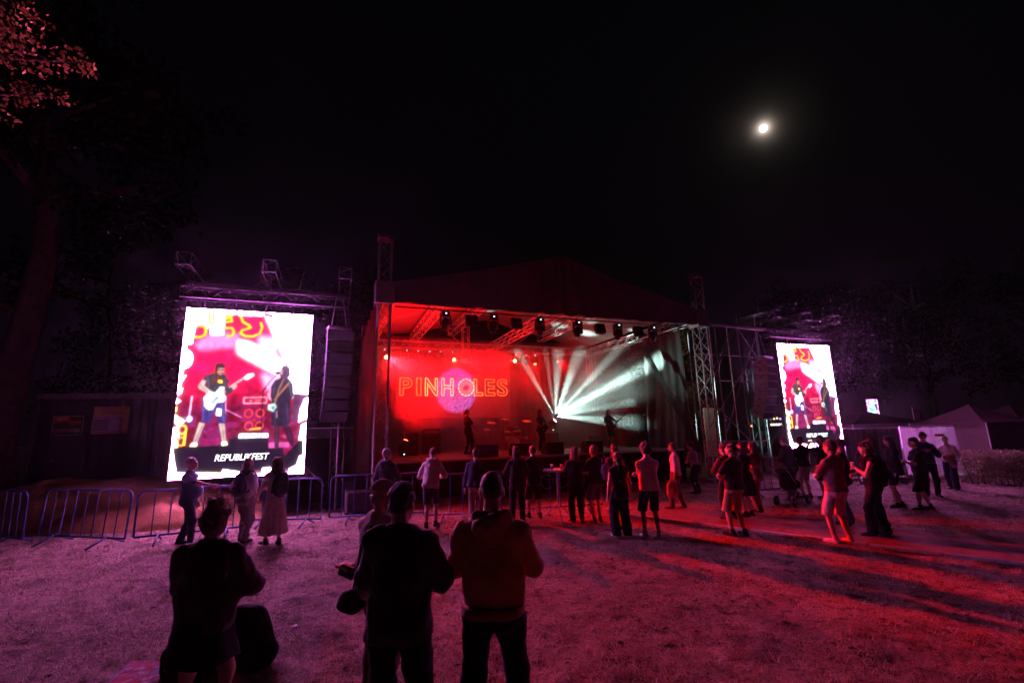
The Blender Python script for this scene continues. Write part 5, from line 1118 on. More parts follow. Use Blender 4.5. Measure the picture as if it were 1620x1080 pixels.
def guitar(label, c, axis, face, scale, cn, cc, bass=False):
    """c body centre, axis along the neck, face outward normal"""
    a = Vector(axis).normalized(); nrm = Vector(face); nrm = (nrm - a * nrm.dot(a)).normalized(); up = nrm.cross(a); c = Vector(c)
    t = thing('electric_guitar', label, 'guitar', tuple(c), 0, 'guitars held by the musicians')
    out = [(-.22, 0), (-.21, .09), (-.14, .155), (-.05, .15), (.0, .115), (.06, .125), (.13, .17), (.17, .15), (.13, .07), (.13, -.04), (.16, -.12), (.10, -.15), (.02, -.11), (-.06, -.145), (-.15, -.155), (-.21, -.10)]
    m = mat('guitar_' + cn, cc, rough=.25, var=.05, spec=.6); MB().prism([(x * scale, y * scale) for x, y in out], c - nrm * .02, a, up, .04).build('guitar_body', m, t)
    L = (.62 if not bass else .74) * scale; q = c + a * .1 * scale + nrm * .026; ne = MB(); Rm = Matrix((a, up, nrm)).transposed()
    ne.box(q + a * L / 2, (L, .05, .022), Rm, .004); ne.build('neck', mat('maple', (.35, .22, .12), rough=.4), t)
    MB().prism([(0, -.025), (.05, -.045), (.17, -.05), (.19, .0), (.14, .05), (.03, .035)], q + a * L - nrm * .01, a, up, .018).build('headstock', m, t)
    for k in (-.05, .04): MB().box(c + a * k + nrm * .026, (.03, .075, .012), Rm).build('pickup', BLACKP, t)
    MB().box(c - a * .12 * scale + nrm * .026, (.03, .08, .016), Rm).build('bridge', ALU, t)
    return t
# ------------------------------------------------------------------ crowd barriers
def barrier(label, a, b, h=1.08, lean=0.0):
    a, b = Vector((*a, 0)), Vector((*b, 0)); d = b - a; L = d.length; d.normalize(); n_ = Vector((-d.y, d.x, 0)); up = (Vector((0, 0, 1)) + n_ * lean).normalized()
    t = thing('crowd_barrier', label, 'barrier', tuple(a), math.atan2(d.y, d.x), 'blue crowd barriers')
    P_ = lambda x, z: a + d * x + up * z
    R_ = .14; pts = [P_(0, .16)] + [P_(0, h - R_)] + [P_(R_ - R_ * math.cos(t_), h - R_ + R_ * math.sin(t_)) for t_ in (.4, .8, 1.2)] + [P_(R_, h)] + [P_(L - R_, h)] + [P_(L - R_ + R_ * math.sin(t_), h - R_ + R_ * math.cos(t_)) for t_ in (.4, .8, 1.2)] + [P_(L, h - R_), P_(L, .16), P_(0, .16)]
    MB().tube(pts, .021, 8).build('frame', BLUE, t)
    nb = max(3, round(L / .29))
    for i in range(1, nb): bar('upright', t, P_(L * i / nb, .16), P_(L * i / nb, h), .012, BLUE, 6)
    for x in (L * .2, L * .8):
        f_ = MB(); f_.tube([P_(x, .17) + n_ * .0, a + d * x + n_ * .36 + Vector((0, 0, .015))], .018, 6); f_.tube([P_(x, .17), a + d * x - n_ * .36 + Vector((0, 0, .015))], .018, 6); f_.build('foot', BLUE, t)
    for z_ in (.35, .8): MB().tube([P_(L, z_), P_(L + .05, z_), P_(L + .05, z_ - .06)], .008, 5).build('hook', STEEL, t)
    return t
barrier('tilted blue barrier cut off by the left edge of the picture', (-12.3, 10.9), (-10.15, 10.0), lean=-.03)
barrier('blue barrier in front of the earth mound, left of the pointing man', (-10.2, 10.35), (-7.85, 9.75), lean=.05)
barrier('blue barrier running behind the woman with the bun', (-7.75, 9.85), (-5.95, 10.75), 1.05, -.03)
barrier('blue barrier under the right half of the left screen', (-6.35, 11.55), (-4.62, 11.45))
barrier('blue barrier below the left line array', (-4.5, 11.65), (-2.3, 12.0), 1.1, .03)
barrier('blue barrier under the man in the grey hoodie', (-2.2, 11.6), (-.05, 11.75))
barrier('blue barrier behind the tall bar table', (.05, 12.15), (2.25, 12.6))
barrier('dark barrier behind the pushchair', (6.7, 14.3), (8.9, 14.9))
barrier('bright blue barrier right of the far screen behind the crowd', (11.2, 15.6), (13.3, 16.5))

# ------------------------------------------------------------------ bar table, pushchair, bags
t = thing('bar_table', 'tall round bar table on tripod legs near the barrier', 'table', (1.0, 11.35, 0))
MB().lathe((1.0, 11.35, 1.12), (0, 0, 1), [(.33, 0), (.345, .01), (.345, .03), (.33, .038)], 26).build('table_top', mat('pale_laminate', (.45, .42, .42), rough=.4), t); bar('column', t, (1.0, 11.35, .35), (1.0, 11.35, 1.12), .028, STEEL, 10)
for k in range(3): a = .6 + 2.094 * k; bar('leg', t, (1.0, 11.35, .42), (1.0 + .42 * math.cos(a), 11.35 + .42 * math.sin(a), .015), .018, STEEL)
for k, (dx, dy) in enumerate(((-.12, .05), (.1, -.08))): tag(MB().lathe((1 + dx, 11.35 + dy, 1.159), (0, 0, 1), [(.028, 0), (.038, .12), (.036, .12), (.03, .01)], 14).build('plastic_cup', mat('cup_plastic', (.7, .68, .66), rough=.3, translucent=.4)), ('plastic cup on the bar table, the one nearer the stage', 'plastic cup on the bar table, the one nearer the camera')[k], 'cup', 'cups on the bar table')
t = thing('pushchair', 'dark pushchair parked beside the man at the barrier', 'pushchair', (7.25, 12.7, 0), math.radians(35))
pc = lambda x, y, z: (7.25 + .82 * x - .57 * y, 12.7 + .57 * x + .82 * y, z)
V, F = nets([e_(pc(0, 0, .52), (.26, .22, .16)), e_(pc(-.12, 0, .72), (.18, .22, .16))], .02, .05, (), wob(3, 18, .01, 2)); np_mesh('seat', V, F, fabric('pram_black', (.02, .02, .022)), t)
V, F = nets([e_(pc(-.2, 0, .86), (.22, .22, .16))], .02, .03, [lambda Q: .84 - Q[..., 2]]); np_mesh('hood', V, F, fabric('pram_black', (.02, .02, .022)), t)
for a in (-1, 1):
    bar('frame_tube', t, pc(-.55, a * .2, 1.0), pc(.42, a * .2, .14), .014, STEEL); bar('frame_tube', t, pc(-.35, a * .2, .14), pc(.05, a * .2, .5), .014, STEEL)
    for x in (.42, -.35): w_ = MB(); w_.lathe(pc(x, a * .22, .13), Vector(pc(0, 1, 0)) - Vector(pc(0, 0, 0)), [(.09, -.02), (.125, -.02), (.125, .02), (.09, .02), (.09, -.02)], 18); wh = w_.build('wheel', BLACKP, t); MB().lathe(pc(x, a * .22, .13), Vector(pc(0, 1, 0)) - Vector(pc(0, 0, 0)), [(.02, -.025), (.088, -.006), (.088, .006), (.02, .025)], 12).build('hub', ALU, wh)
bar('handle', t, pc(-.55, -.2, 1.0), pc(-.55, .2, 1.0), .016, BLACKP)

def soft_bag(name, label, cat, prims, cn, cc, extra=None, vox=.012, nz=.008):
    lo = prims[0][1]; t = thing(name, label, cat, (float(lo[0]), float(lo[1]), 0)); V, F = nets(prims, vox, .04, (), wob(int(lo[0] * 91) % 97 + 2, 20, nz, 3)); np_mesh('bag_body', V, F, fabric(cn, cc), t)
    if extra: extra(t)
    return t
def bp_extra(t):
    X0, Y0 = -2.50, 4.70; q = lambda x, y, z: (X0 + x, Y0 + y, z)
    V, F = nets([e_(q(-.02, -.17, .22), (.15, .06, .13))], .012, .02, (), wob(9, 26, .006, 3)); np_mesh('pocket', V, F, fabric('pack_black', (.016, .016, .02)), t)
    for a in (-1, 1): MB().tube([q(a * .07, .12, .44), q(a * .08, .17, .34), q(a * .10, .17, .2), q(a * .10, .14, .08)], .02, 8).build('strap', fabric('pack_black', (.016, .016, .02)), t)
    MB().tube([q(-.19, -.08, .12), q(-.20, -.10, .4), q(-.12, -.10, .54)], .004, 6).build('zip', ALU, t)
soft_bag('backpack', 'large black backpack standing on the grass behind the woman with the bun', 'backpack', [e_((-2.50, 4.7, .27), (.20, .15, .28)), e_((-2.47, 4.7, .14), (.24, .18, .16)), e_((-2.53, 4.68, .42), (.15, .12, .15))], 'pack_black', (.016, .016, .02), bp_extra)
soft_bag('red_bag', 'crumpled red bag lying behind the black holdall at the bottom left', 'bag', [e_((-3.22, 4.95, .15), (.22, .14, .17)), e_((-3.12, 4.9, .26), (.13, .1, .13))], 'bag_red', (.42, .025, .03), None, .012, .014)
def hold_extra(t): MB().tube([(-3.1, 4.42, .05), (-2.98, 4.32, .22), (-2.86, 4.30, .33), (-2.76, 4.32, .38)], .013, 8).build('strap', fabric('tan_strap', (.35, .25, .18)), t)
soft_bag('holdall', 'black rounded holdall beside the patterned blanket', 'bag', [e_((-2.92, 4.5, .19), (.22, .17, .19)), e_((-2.86, 4.5, .14), (.26, .19, .14))], 'bag_black', (.014, .014, .016), hold_extra)
bm = bpy.data.materials.new('checked_blanket'); bm.use_nodes = True; n, l = bm.node_tree.nodes, bm.node_tree.links; vo = n.new('ShaderNodeTexVoronoi'); vo.inputs['Scale'].default_value = 24; tc = n.new('ShaderNodeTexCoord'); l.new(tc.outputs['Object'], vo.inputs['Vector']); cr = n.new('ShaderNodeValToRGB'); cr.color_ramp.interpolation = 'CONSTANT'
cr.color_ramp.elements[0].color = (.30, .02, .03, 1); cr.color_ramp.elements[1].position = .45; cr.color_ramp.elements[1].color = (.15, .2, .32, 1); cr.color_ramp.elements.new(.62).color = (.32, .03, .05, 1); cr.color_ramp.elements.new(.8).color = (.32, .3, .32, 1)
sp_ = n.new('ShaderNodeSeparateColor'); l.new(vo.outputs['Color'], sp_.inputs[0]); l.new(sp_.outputs[0], cr.inputs['Fac']); l.new(cr.outputs[0], n['Principled BSDF'].inputs['Base Color']); n['Principled BSDF'].inputs['Roughness'].default_value = .95
BU, BV = np.meshgrid(np.linspace(0, 1, 60), np.linspace(0, 1, 40), indexing='ij'); bx_ = -3.50 + BU * 1.15 - BV * .15; by_ = 4.15 + BV * .65 + BU * .12; bz_ = .03 + .03 * (vnoise(bx_ * 5, by_ * 5, 51)) + .02 * vnoise(bx_ * 14, by_ * 14, 52); I = np.arange(BU.size).reshape(BU.shape)
tag(np_mesh('picnic_blanket', np.stack([bx_, by_, bz_], -1).reshape(-1, 3), np.stack([I[:-1, :-1], I[1:, :-1], I[1:, 1:], I[:-1, 1:]], -1).reshape(-1, 4), bm), 'red and blue patterned blanket spread on the grass at the bottom left', 'blanket')

# ------------------------------------------------------------------ site container and earth mound
cpos = Vector((-15.6, 15.2, 0)); ca = math.radians(12); CR = Matrix.Rotation(ca, 3, 'Z'); ct = thing('site_container', 'dark site office container behind the earth mound at far left', 'container', tuple(cpos), ca); cp = lambda x, y, z: cpos + CR @ Vector((x, y, z))
CM = mat('container_paint', (.05, .052, .06), rough=.5, var=.2, scale=2, bump=.15, bscale=12); CL = 6.06
w_ = MB(); nC = 60
vs_ = []
for i in range(nC + 1):
    y = 0 if (i // 2) % 2 else -.03
    vs_ += [cp(CL * i / nC, y, .25), cp(CL * i / nC, y, 3.5)]
w_.add(vs_, [(2 * i, 2 * i + 2, 2 * i + 3, 2 * i + 1) for i in range(nC)]); w_.build('front_wall', CM, ct)
MB().box(cp(CL / 2, 1.25, 1.9), (CL, 2.4, 3.3), CR).build('shell', CM, ct); FRM = mat('container_frame', (.16, .155, .15), rough=.5, var=.2)
for z_ in (.17, 3.56): MB().box(cp(CL / 2, -.02, z_), (CL + .1, .16, .18), CR, .01).build('frame_rail', FRM, ct)
for x in (-.02, CL + .02): MB().box(cp(x, -.02, 1.87), (.16, .16, 3.2), CR, .01).build('corner_post', FRM, ct)
dr_ = MB().box(cp(1.0, -.06, 1.55), (1.0, .05, 2.3), CR, .01).build('door', mat('container_door', (.075, .078, .085), rough=.5, var=.1), ct); MB().tube([cp(.62, -.10, 1.5), cp(.62, -.15, 1.5), cp(.74, -.15, 1.5)], .014, 8).build('handle', ALU, dr_)
SG = MB().box(cp(.95, -.10, 2.6), (.86, .02, .62), CR).build('sign_board', mat('sign_dark', (.05, .045, .04), rough=.5), ct)
for a, b2, w2, h2, c2 in ((.78, 2.80, .42, .17, (.55, .05, .02)), (1.15, 2.69, .32, .11, (.5, .02, .03))): MB().box(cp(a, -.115, b2), (w2, .008, h2), CR @ Matrix.Rotation(-.12, 3, 'Y')).build('sign_stripe', mat('sign_%d' % (b2 * 100), c2, rough=.5), SG)
for (x0, x1, z0_, z1_) in ((.52, 1.38, 2.29, 2.31), (.52, 1.38, 2.89, 2.91), (.52, .54, 2.31, 2.89), (1.36, 1.38, 2.31, 2.89)): MB().box(cp((x0 + x1) / 2, -.115, (z0_ + z1_) / 2), (x1 - x0, .008, z1_ - z0_), CR).build('sign_border', mat('sign_cream', (.6, .52, .35), rough=.5), SG)
text_mesh('CONTAINEX', .15, SG, 'lettering', mat('sign_cream', (.6, .52, .35)), cp(.57, -.118, 2.38), CR @ Vector((1, 0, 0)), (0, 0, 1), bold=.006, width=.76)
text_mesh('RENT', .12, SG, 'lettering', mat('sign_cream', (.6, .52, .35)), cp(.63, -.124, 2.76), CR @ Vector((1, 0, .12)), (0, 0, 1), bold=.004, width=.3, thick=.002)
PB = MB().box(cp(2.15, -.10, 2.75), (1.05, .02, .9), CR).build('notice_board', mat('notice_yellow', (.52, .40, .12), rough=.6, var=.1), ct); MB().box(cp(2.08, -.16, 2.6), (.8, .12, .5), CR, .01).build('air_conditioner', mat('ac_grey', (.35, .33, .3), rough=.5), ct)
for k in range(5): MB().box(cp(1.95, -.226, 2.44 + .07 * k), (.42, .012, .03), CR).build('louvre', BLACKP, ct)
for z_ in (2.98, 3.06, 3.14): MB().box(cp(2.2, -.115, z_), (.7, .008, .02), CR).build('notice_line', BLACKP, PB)
text_mesh('CONTAINEX', .34, ct, 'lettering', mat('red_print', (.55, .03, .04), rough=.5), cp(5.05, -.04, .75), (0, 0, 1), CR @ Vector((-1, 0, 0)), bold=.006, width=2.0); text_mesh('24', .2, ct, 'lettering', mat('red_print', (.55, .03, .04)), cp(5.35, -.04, 3.1), CR @ Vector((1, 0, 0)), (0, 0, 1), bold=.01)
for k in range(3): MB().box(cp(.5 + k * 2.5, .2, .05), (.4, .4, .16), CR).build('foot_block', FRM, ct)
# mound of tan earth behind the barriers
MU, MV = np.meshgrid(np.linspace(-1, 1, 120), np.linspace(-1, 1, 80), indexing='ij'); mx_ = -10.9 + MU * 4.6; my_ = 12.9 + MV * 1.9 + MU * .15
r_ = np.sqrt(MU ** 2 * .95 + MV ** 2); hgt = np.clip(1 - r_ ** 2.2, 0, None) * 1.08 * (1 - .12 * MU); mz_ = hgt + (vnoise(mx_ * 1.3, my_ * 1.3, 61) - .5) * .22 * (hgt > 0) + (vnoise(mx_ * 5, my_ * 5, 62) - .5) * .06 * (hgt > 0) - .02 * (hgt <= 0) - .06 * (r_ > 1)
I = np.arange(MU.size).reshape(MU.shape); tag(np_mesh('earth_mound', np.stack([mx_, my_, mz_], -1).reshape(-1, 3), np.stack([I[:-1, :-1], I[1:, :-1], I[1:, 1:], I[:-1, 1:]], -1).reshape(-1, 4), mat('tan_earth', (.36, .21, .09), rough=.95, var=.3, scale=2.5, bump=.6, bscale=25)), 'low mound of tan earth behind the barriers at far left', 'mound')
# cable trunk and clutter beside the left screen
for k, (x, y, lab) in enumerate(((-4.9, 14.3, 'black flight case on the ground right of the left screen'), (-4.2, 13.2, 'low black flight case at the foot of the left tower'))):
    t = thing('flight_case', lab, 'case', (x, y, 0), SA); MB().box((x, y, .42 - .1 * k), (.9, .6, .7 - .2 * k), SR, .02).build('case_body', BLACK, t)
    for a in (-1, 1):
        for b2 in (-1, 1): q = Vector((x, y, 0)) + SR @ Vector((a * .43, b2 * .28, .42 - .1 * k)); MB().box(q, (.05, .05, .71 - .2 * k), SR, .004).build('edge_strip', ALU, t); q.z = .045; MB().lathe(q - SR @ Vector((0, .02, 0)), SB, [(.045, 0), (.045, .04)], 12).build('caster', BLACKP, t)

# ------------------------------------------------------------------ trees
BARK = mat('bark', (.10, .075, .055), rough=.95, var=.35, scale=6, bump=.9, bscale=18)
def leafmat(name, c): return mat(name, c, rough=.6, var=.45, scale=1.3, translucent=.18, spec=.15)
def tree(label, base, h, spread, nleaf, leaf, lm, trunk_r=.25, crown_z=.35, seed=1, name='tree', boughs=(), group=None):
    g = np.random.default_rng(seed); base = np.array(base, float); t = thing(name, label, 'tree', tuple(base), group=group)
    pts = [base + np.array([math.sin(i * .9 + seed) * .03 * i * h / 12, math.cos(i * .7 + seed) * .03 * i * h / 12, h * .86 * i / 9]) for i in range(10)]
    tr = MB(); trunk_r = trunk_r * (1.7 if 'thick' in label else 1); tr.tube([tuple(p) for p in pts], [trunk_r * (1.25 if i == 0 else 1) * (1 - i / 10.5) for i in range(10)], 10); cen = []
    for i in range(14):
        u_ = g.uniform(crown_z, .95); p = base + (np.array(pts[min(int(u_ * 9 / .98), 9)]) - base); az = i * 2.4 + g.uniform(-.3, .3); L = spread * g.uniform(.5, 1.0) * (1.15 - abs(u_ - .6)); el = g.uniform(.15, .8)
        e1 = p + np.array([math.cos(az) * math.cos(el), math.sin(az) * math.cos(el), math.sin(el)]) * L; mid = (p + e1) / 2 + g.normal(size=3) * .12 * L
        tr.tube([tuple(p), tuple(mid), tuple(e1)], [trunk_r * .38, trunk_r * .2, trunk_r * .06], 6)
        for _ in range(5): f_ = g.uniform(.35, 1.1); cen.append((p + (e1 - p) * f_ + g.normal(size=3) * spread * .16, spread * g.uniform(.13, .28)))
        for _ in range(2): q = mid + (e1 - mid) * g.random(); e2 = q + g.normal(size=3) * L * .3; tr.tube([tuple(q), tuple(e2)], [trunk_r * .12, trunk_r * .03], 5); cen.append((e2, spread * .18))
    for bl in boughs:
        tr.tube([tuple(q) for q in bl['pts']], bl['r'], 7)
        for c_x in bl['clumps']: cen.append((np.array(c_x[:3]), c_x[3]))
    tr.build('trunk', BARK, t)
    w_ = np.array([c[1] ** 2 for c in cen]); nl = (w_ / w_.sum() * nleaf).astype(int) + 4; C_ = np.repeat([c[0] for c in cen], nl, 0); S_ = np.repeat([c[1] for c in cen], nl); n = len(C_)
    d = g.normal(size=(n, 3)); d /= np.linalg.norm(d, axis=1)[:, None]; p = C_ + d * (S_ * g.random(n) ** .45)[:, None] * np.array([1, 1, .75]); L = leaf * g.uniform(.6, 1.3, n)
    a = g.normal(size=(n, 3)); a[:, 2] -= .6; a /= np.linalg.norm(a, axis=1)[:, None]; b2 = np.cross(a, g.normal(size=(n, 3))); b2 /= np.linalg.norm(b2, axis=1)[:, None]; nn = np.cross(a, b2)
    V = np.concatenate([p, p + a * (L * .5)[:, None] + b2 * (L * .28)[:, None] + nn * (L * .06)[:, None], p + a * L[:, None], p + a * (L * .5)[:, None] - b2 * (L * .28)[:, None] + nn * (L * .06)[:, None]]); i = np.arange(n)
    np_mesh('crown', V, np.stack([i, i + n, i + 2 * n, i + 3 * n], 1), lm, t, smooth=False, kind='stuff'); return t
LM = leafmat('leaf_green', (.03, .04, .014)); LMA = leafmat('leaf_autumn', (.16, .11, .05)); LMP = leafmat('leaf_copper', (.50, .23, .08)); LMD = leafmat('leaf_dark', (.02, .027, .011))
BG_ = np.random.default_rng(5); cl_ = []
for (x, y, z, r) in ((-7.6, 6.0, 8.0, .45), (-7.0, 6.0, 7.8, .38), (-6.5, 6.0, 7.75, .28), (-6.75, 6.1, 7.25, .22), (-7.25, 6.0, 7.2, .26), (-7.3, 5.9, 6.75, .2), (-7.7, 6.0, 6.5, .2), (-7.9, 6.0, 8.5, .5), (-7.5, 6.1, 8.7, .35), (-6.3, 6.0, 7.6, .16), (-7.5, 6, 6.15, .13), (-8.2, 6.1, 7.4, .4)): cl_.append((x, y, z, r))
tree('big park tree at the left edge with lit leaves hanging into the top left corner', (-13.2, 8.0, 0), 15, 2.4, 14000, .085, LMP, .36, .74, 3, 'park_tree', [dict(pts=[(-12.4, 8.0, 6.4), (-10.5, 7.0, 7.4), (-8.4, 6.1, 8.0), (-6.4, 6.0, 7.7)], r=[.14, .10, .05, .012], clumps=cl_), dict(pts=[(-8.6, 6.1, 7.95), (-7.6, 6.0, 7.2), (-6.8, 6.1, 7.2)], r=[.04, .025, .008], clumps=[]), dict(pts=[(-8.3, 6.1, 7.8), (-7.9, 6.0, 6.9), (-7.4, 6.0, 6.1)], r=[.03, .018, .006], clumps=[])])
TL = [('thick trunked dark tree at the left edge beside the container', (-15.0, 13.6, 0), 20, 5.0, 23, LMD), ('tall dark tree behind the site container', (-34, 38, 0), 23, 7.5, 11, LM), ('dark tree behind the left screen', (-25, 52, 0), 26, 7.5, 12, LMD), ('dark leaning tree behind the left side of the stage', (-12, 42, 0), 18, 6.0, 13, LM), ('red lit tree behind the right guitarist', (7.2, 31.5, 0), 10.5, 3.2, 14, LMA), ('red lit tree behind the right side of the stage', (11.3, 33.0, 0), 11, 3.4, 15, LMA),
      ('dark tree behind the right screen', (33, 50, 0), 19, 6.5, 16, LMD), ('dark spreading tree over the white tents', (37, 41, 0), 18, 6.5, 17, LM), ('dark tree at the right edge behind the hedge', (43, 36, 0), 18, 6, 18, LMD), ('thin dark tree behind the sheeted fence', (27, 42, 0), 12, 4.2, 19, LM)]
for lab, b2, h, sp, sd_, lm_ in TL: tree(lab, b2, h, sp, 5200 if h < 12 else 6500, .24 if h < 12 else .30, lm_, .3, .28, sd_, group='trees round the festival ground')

# ------------------------------------------------------------------ far right background
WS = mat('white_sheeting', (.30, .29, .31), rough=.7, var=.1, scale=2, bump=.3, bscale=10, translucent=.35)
def fence_panel(label, a, b, h, white=True):
    a, b = Vector((*a, 0)), Vector((*b, 0)); d = (b - a); L = d.length; d.normalize(); t = thing('fence_panel', label, 'fence', tuple(a), math.atan2(d.y, d.x), 'site fence panels at the right'); n_ = Vector((-d.y, d.x, 0))
    MB().tube([a + Vector((0, 0, .08)), a + Vector((0, 0, h)), b + Vector((0, 0, h)), b + Vector((0, 0, .08)), a + Vector((0, 0, .08))], .021, 6).build('frame', ALU, t)
    for i in range(1, int(L / .25)): bar('wire', t, a + d * i * .25 + Vector((0, 0, .08)) - n_ * .012, a + d * i * .25 + Vector((0, 0, h)) - n_ * .012, .006, ALU, 4)
    vs_ = []; nu = 24
    for i in range(nu + 1): q = a + d * (L * i / nu) + n_ * (.02 + .012 * math.sin(i * 1.1)); vs_ += [q + Vector((0, 0, .12)), q + Vector((0, 0, h - .05 - .01 * math.sin(i)))]
    m_ = MB(); m_.add(vs_, [(2 * i, 2 * i + 2, 2 * i + 3, 2 * i + 1) for i in range(nu)], True); m_.build('sheeting', WS if white else mat('grey_sheeting', (.2, .2, .21), rough=.7, var=.1, scale=2), t)
    for x in (0, L): MB().box(a + d * x + Vector((0, 0, .06)), (.22, .6, .12), Matrix.Rotation(math.atan2(d.y, d.x), 3, 'Z'), .02).build('foot_block', mat('concrete', (.35, .34, .33), rough=.9, var=.2, bump=.3), t)
    return t
fence_panel('grey sheeted fence panel behind the far crowd, the left one', (12.3, 17.6), (14.7, 18.0), 1.85, False); fence_panel('white sheeted fence panel behind the far crowd, the right one', (14.75, 18.0), (17.2, 18.35), 1.88); t_ = MB()
tag(t_.box((16.4, 18.19, 1.52), (.42, .012, .10), Matrix.Rotation(.14, 3, 'Z')).build('red_notice', mat('red_notice', (.5, .06, .06), rough=.6)), 'small red notice stuck on the white fence sheeting', 'notice')
def tent(label, c, w_, dep, eave, peak, rz, m, walls=(1, 0, 1, 0)):
    c = Vector(c); R_ = Matrix.Rotation(rz, 3, 'Z'); t = thing('market_tent', label, 'tent', tuple(c), rz, 'white tents at the right'); P_ = lambda x, y, z: c + R_ @ Vector((x, y, z)); hw, hd = w_ / 2, dep / 2
    cor = [(-hw, -hd), (hw, -hd), (hw, hd), (-hw, hd)]
    for x, y in cor: bar('leg', t, P_(x, y, 0), P_(x, y, eave), .025, ALU)
    for k in range(4):
        (x0, y0), (x1, y1) = cor[k], cor[(k + 1) % 4]; vs_ = []; fs = []; N_ = 8
        for i in range(N_ + 1):
            for j in range(N_ + 1):
                u_, v_ = i / N_, j / N_; x, y = x0 + (x1 - x0) * u_, y0 + (y1 - y0) * u_; z = eave + (peak - eave) * (v_ ** 1.35); vs_.append(P_(x * (1 - v_), y * (1 - v_), z))
        for i in range(N_):
            for j in range(N_): a = i * (N_ + 1) + j; fs.append((a, a + N_ + 1, a + N_ + 2, a + 1))
        q = MB(); q.add(vs_, fs, True); q.build('roof_panel', m, t)
        MB().add([P_(x0, y0, eave), P_(x1, y1, eave), P_(x1, y1, eave - .25), P_(x0, y0, eave - .25)], [(0, 1, 2, 3)]).build('valance', m, t)
        if walls[k]: vs_ = []; [vs_.extend([P_(x0 + (x1 - x0) * i / 16, y0 + (y1 - y0) * i / 16 + .04 * math.sin(i * 1.3), .03), P_(x0 + (x1 - x0) * i / 16, y0 + (y1 - y0) * i / 16, eave - .02)]) for i in range(17)]; q = MB(); q.add(vs_, [(2 * i, 2 * i + 2, 2 * i + 3, 2 * i + 1) for i in range(16)], True); q.build('wall_panel', m, t)
    return t
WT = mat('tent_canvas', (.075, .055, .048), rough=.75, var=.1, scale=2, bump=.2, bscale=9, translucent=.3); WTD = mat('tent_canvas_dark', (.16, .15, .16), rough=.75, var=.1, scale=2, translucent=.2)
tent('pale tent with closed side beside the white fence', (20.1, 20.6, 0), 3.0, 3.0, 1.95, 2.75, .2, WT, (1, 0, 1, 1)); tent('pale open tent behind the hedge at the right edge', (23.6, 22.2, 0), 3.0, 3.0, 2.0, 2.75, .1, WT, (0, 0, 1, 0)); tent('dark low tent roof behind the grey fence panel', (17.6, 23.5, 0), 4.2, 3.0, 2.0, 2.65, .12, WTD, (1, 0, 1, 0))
fl = thing('feather_flag', 'small pale flag on a pole behind the white fence', 'flag', (19.3, 22.6, 0)); bar('pole', fl, (19.3, 22.6, 0), (19.3, 22.6, 2.75), .018, ALU); vs_ = []
for i in range(9): vs_ += [(19.3 + .5 * i / 8, 22.6 + .03 * math.sin(i), 1.9 + .02 * i), (19.3 + .5 * i / 8, 22.6 + .03 * math.sin(i), 2.7 - .03 * i)]
MB().add(vs_, [(2 * i, 2 * i + 2, 2 * i + 3, 2 * i + 1) for i in range(8)], True).build('cloth', WT, fl)
def far_pic(U, V):
    g = np.random.default_rng(9); c = g.random((*U.shape, 3)) ** 2.2 * np.array([2.2, 2.6, 3.4]); c *= (vnoise(U * 7, V * 9, 71) > .45)[..., None]; edge = (U < .1) | (U > .9) | (V > .93); c[edge] += np.array([2.2, .4, 1.8]); mid = (np.abs(U - .5) < .22); c[mid] += np.array([.1, .9, 1.2]); return c * 1.3
fs_ = thing('far_screen', 'tiny colourful video screen glowing between the far trees', 'screen', (30.3, 40, 1.9)); colour_grid('picture', 26, 36, far_pic, (Vector((30.35, 40, 2.6)), Vector((.95, 0, 0)), Vector((0, 0, 1.35))), fs_, 1.0); MB().box((30.82, 40.08, 3.27), (1.05, .1, 1.45)).build('cabinet', BLACK, fs_)
for x in (30.4, 31.2): bar('leg', fs_, (x, 40.1, 0), (x, 40.1, 2.7), .04, STEEL)
stl = thing('food_stall', 'distant stall with a lit sign seen left of the right screen', 'stall', (16.6, 30, 0)); MB().box((16.6, 31.2, 1.1), (3.4, 2, 2.2), None, .05).build('stall_body', BLACK, stl)
sgn = MB().box((16.85, 30.14, 2.05), (.9, .1, .2), None, .01).build('sign_box', BLACKP, stl)
for k in range(5): MB().box((16.52 + k * .16, 30.08, 2.05), (.10, .02, .13)).build('sign_letter', emat('sign_white', (1, .95, .9), 2.2), sgn)
for k, c2 in enumerate(((.15, .3, 1), (1, .55, .2), (1, .7, .3), (.3, .3, 1), (1, .35, .08))): MB().lathe((16.5 + k * .2 if k < 4 else 15.2, 30.05, 2.45 - .04 * (k % 2) if k < 4 else 2.0), (0, -1, 0), [(.05, 0), (.06, .02), (.03, .05)], 10).build('lamp', emat('stall_lamp_%d' % k, c2, 3.0), stl)
GW = thing('green_panel', 'narrow pale green panel glimpsed between tower and scaffold', 'panel', (10.7, 25.6, 0)); MB().box((10.7, 25.6, 1.75), (.55, .06, 2.6)).build('board', mat('pale_green', (.45, .5, .36), rough=.6, var=.08), GW)
for a in (-1, 1): bar('post', GW, (10.7 + a * .25, 25.68, 0), (10.7 + a * .25, 25.68, 3.0), .03, STEEL)
lp = thing('lamp_post', 'small cold lamp on a post at the right edge', 'lamp', (26.6, 24.0, 0)); bar('pole', lp, (26.6, 24, 0), (26.6, 24, 2.55), .035, STEEL, 8); MB().lathe((26.6, 24, 2.5), (0, 0, 1), [(.03, 0), (.09, .05), (.10, .12), (.05, .18)], 12).build('lamp_globe', emat('lamp_cold', (.6, .9, 1.0), 9.0), lp)
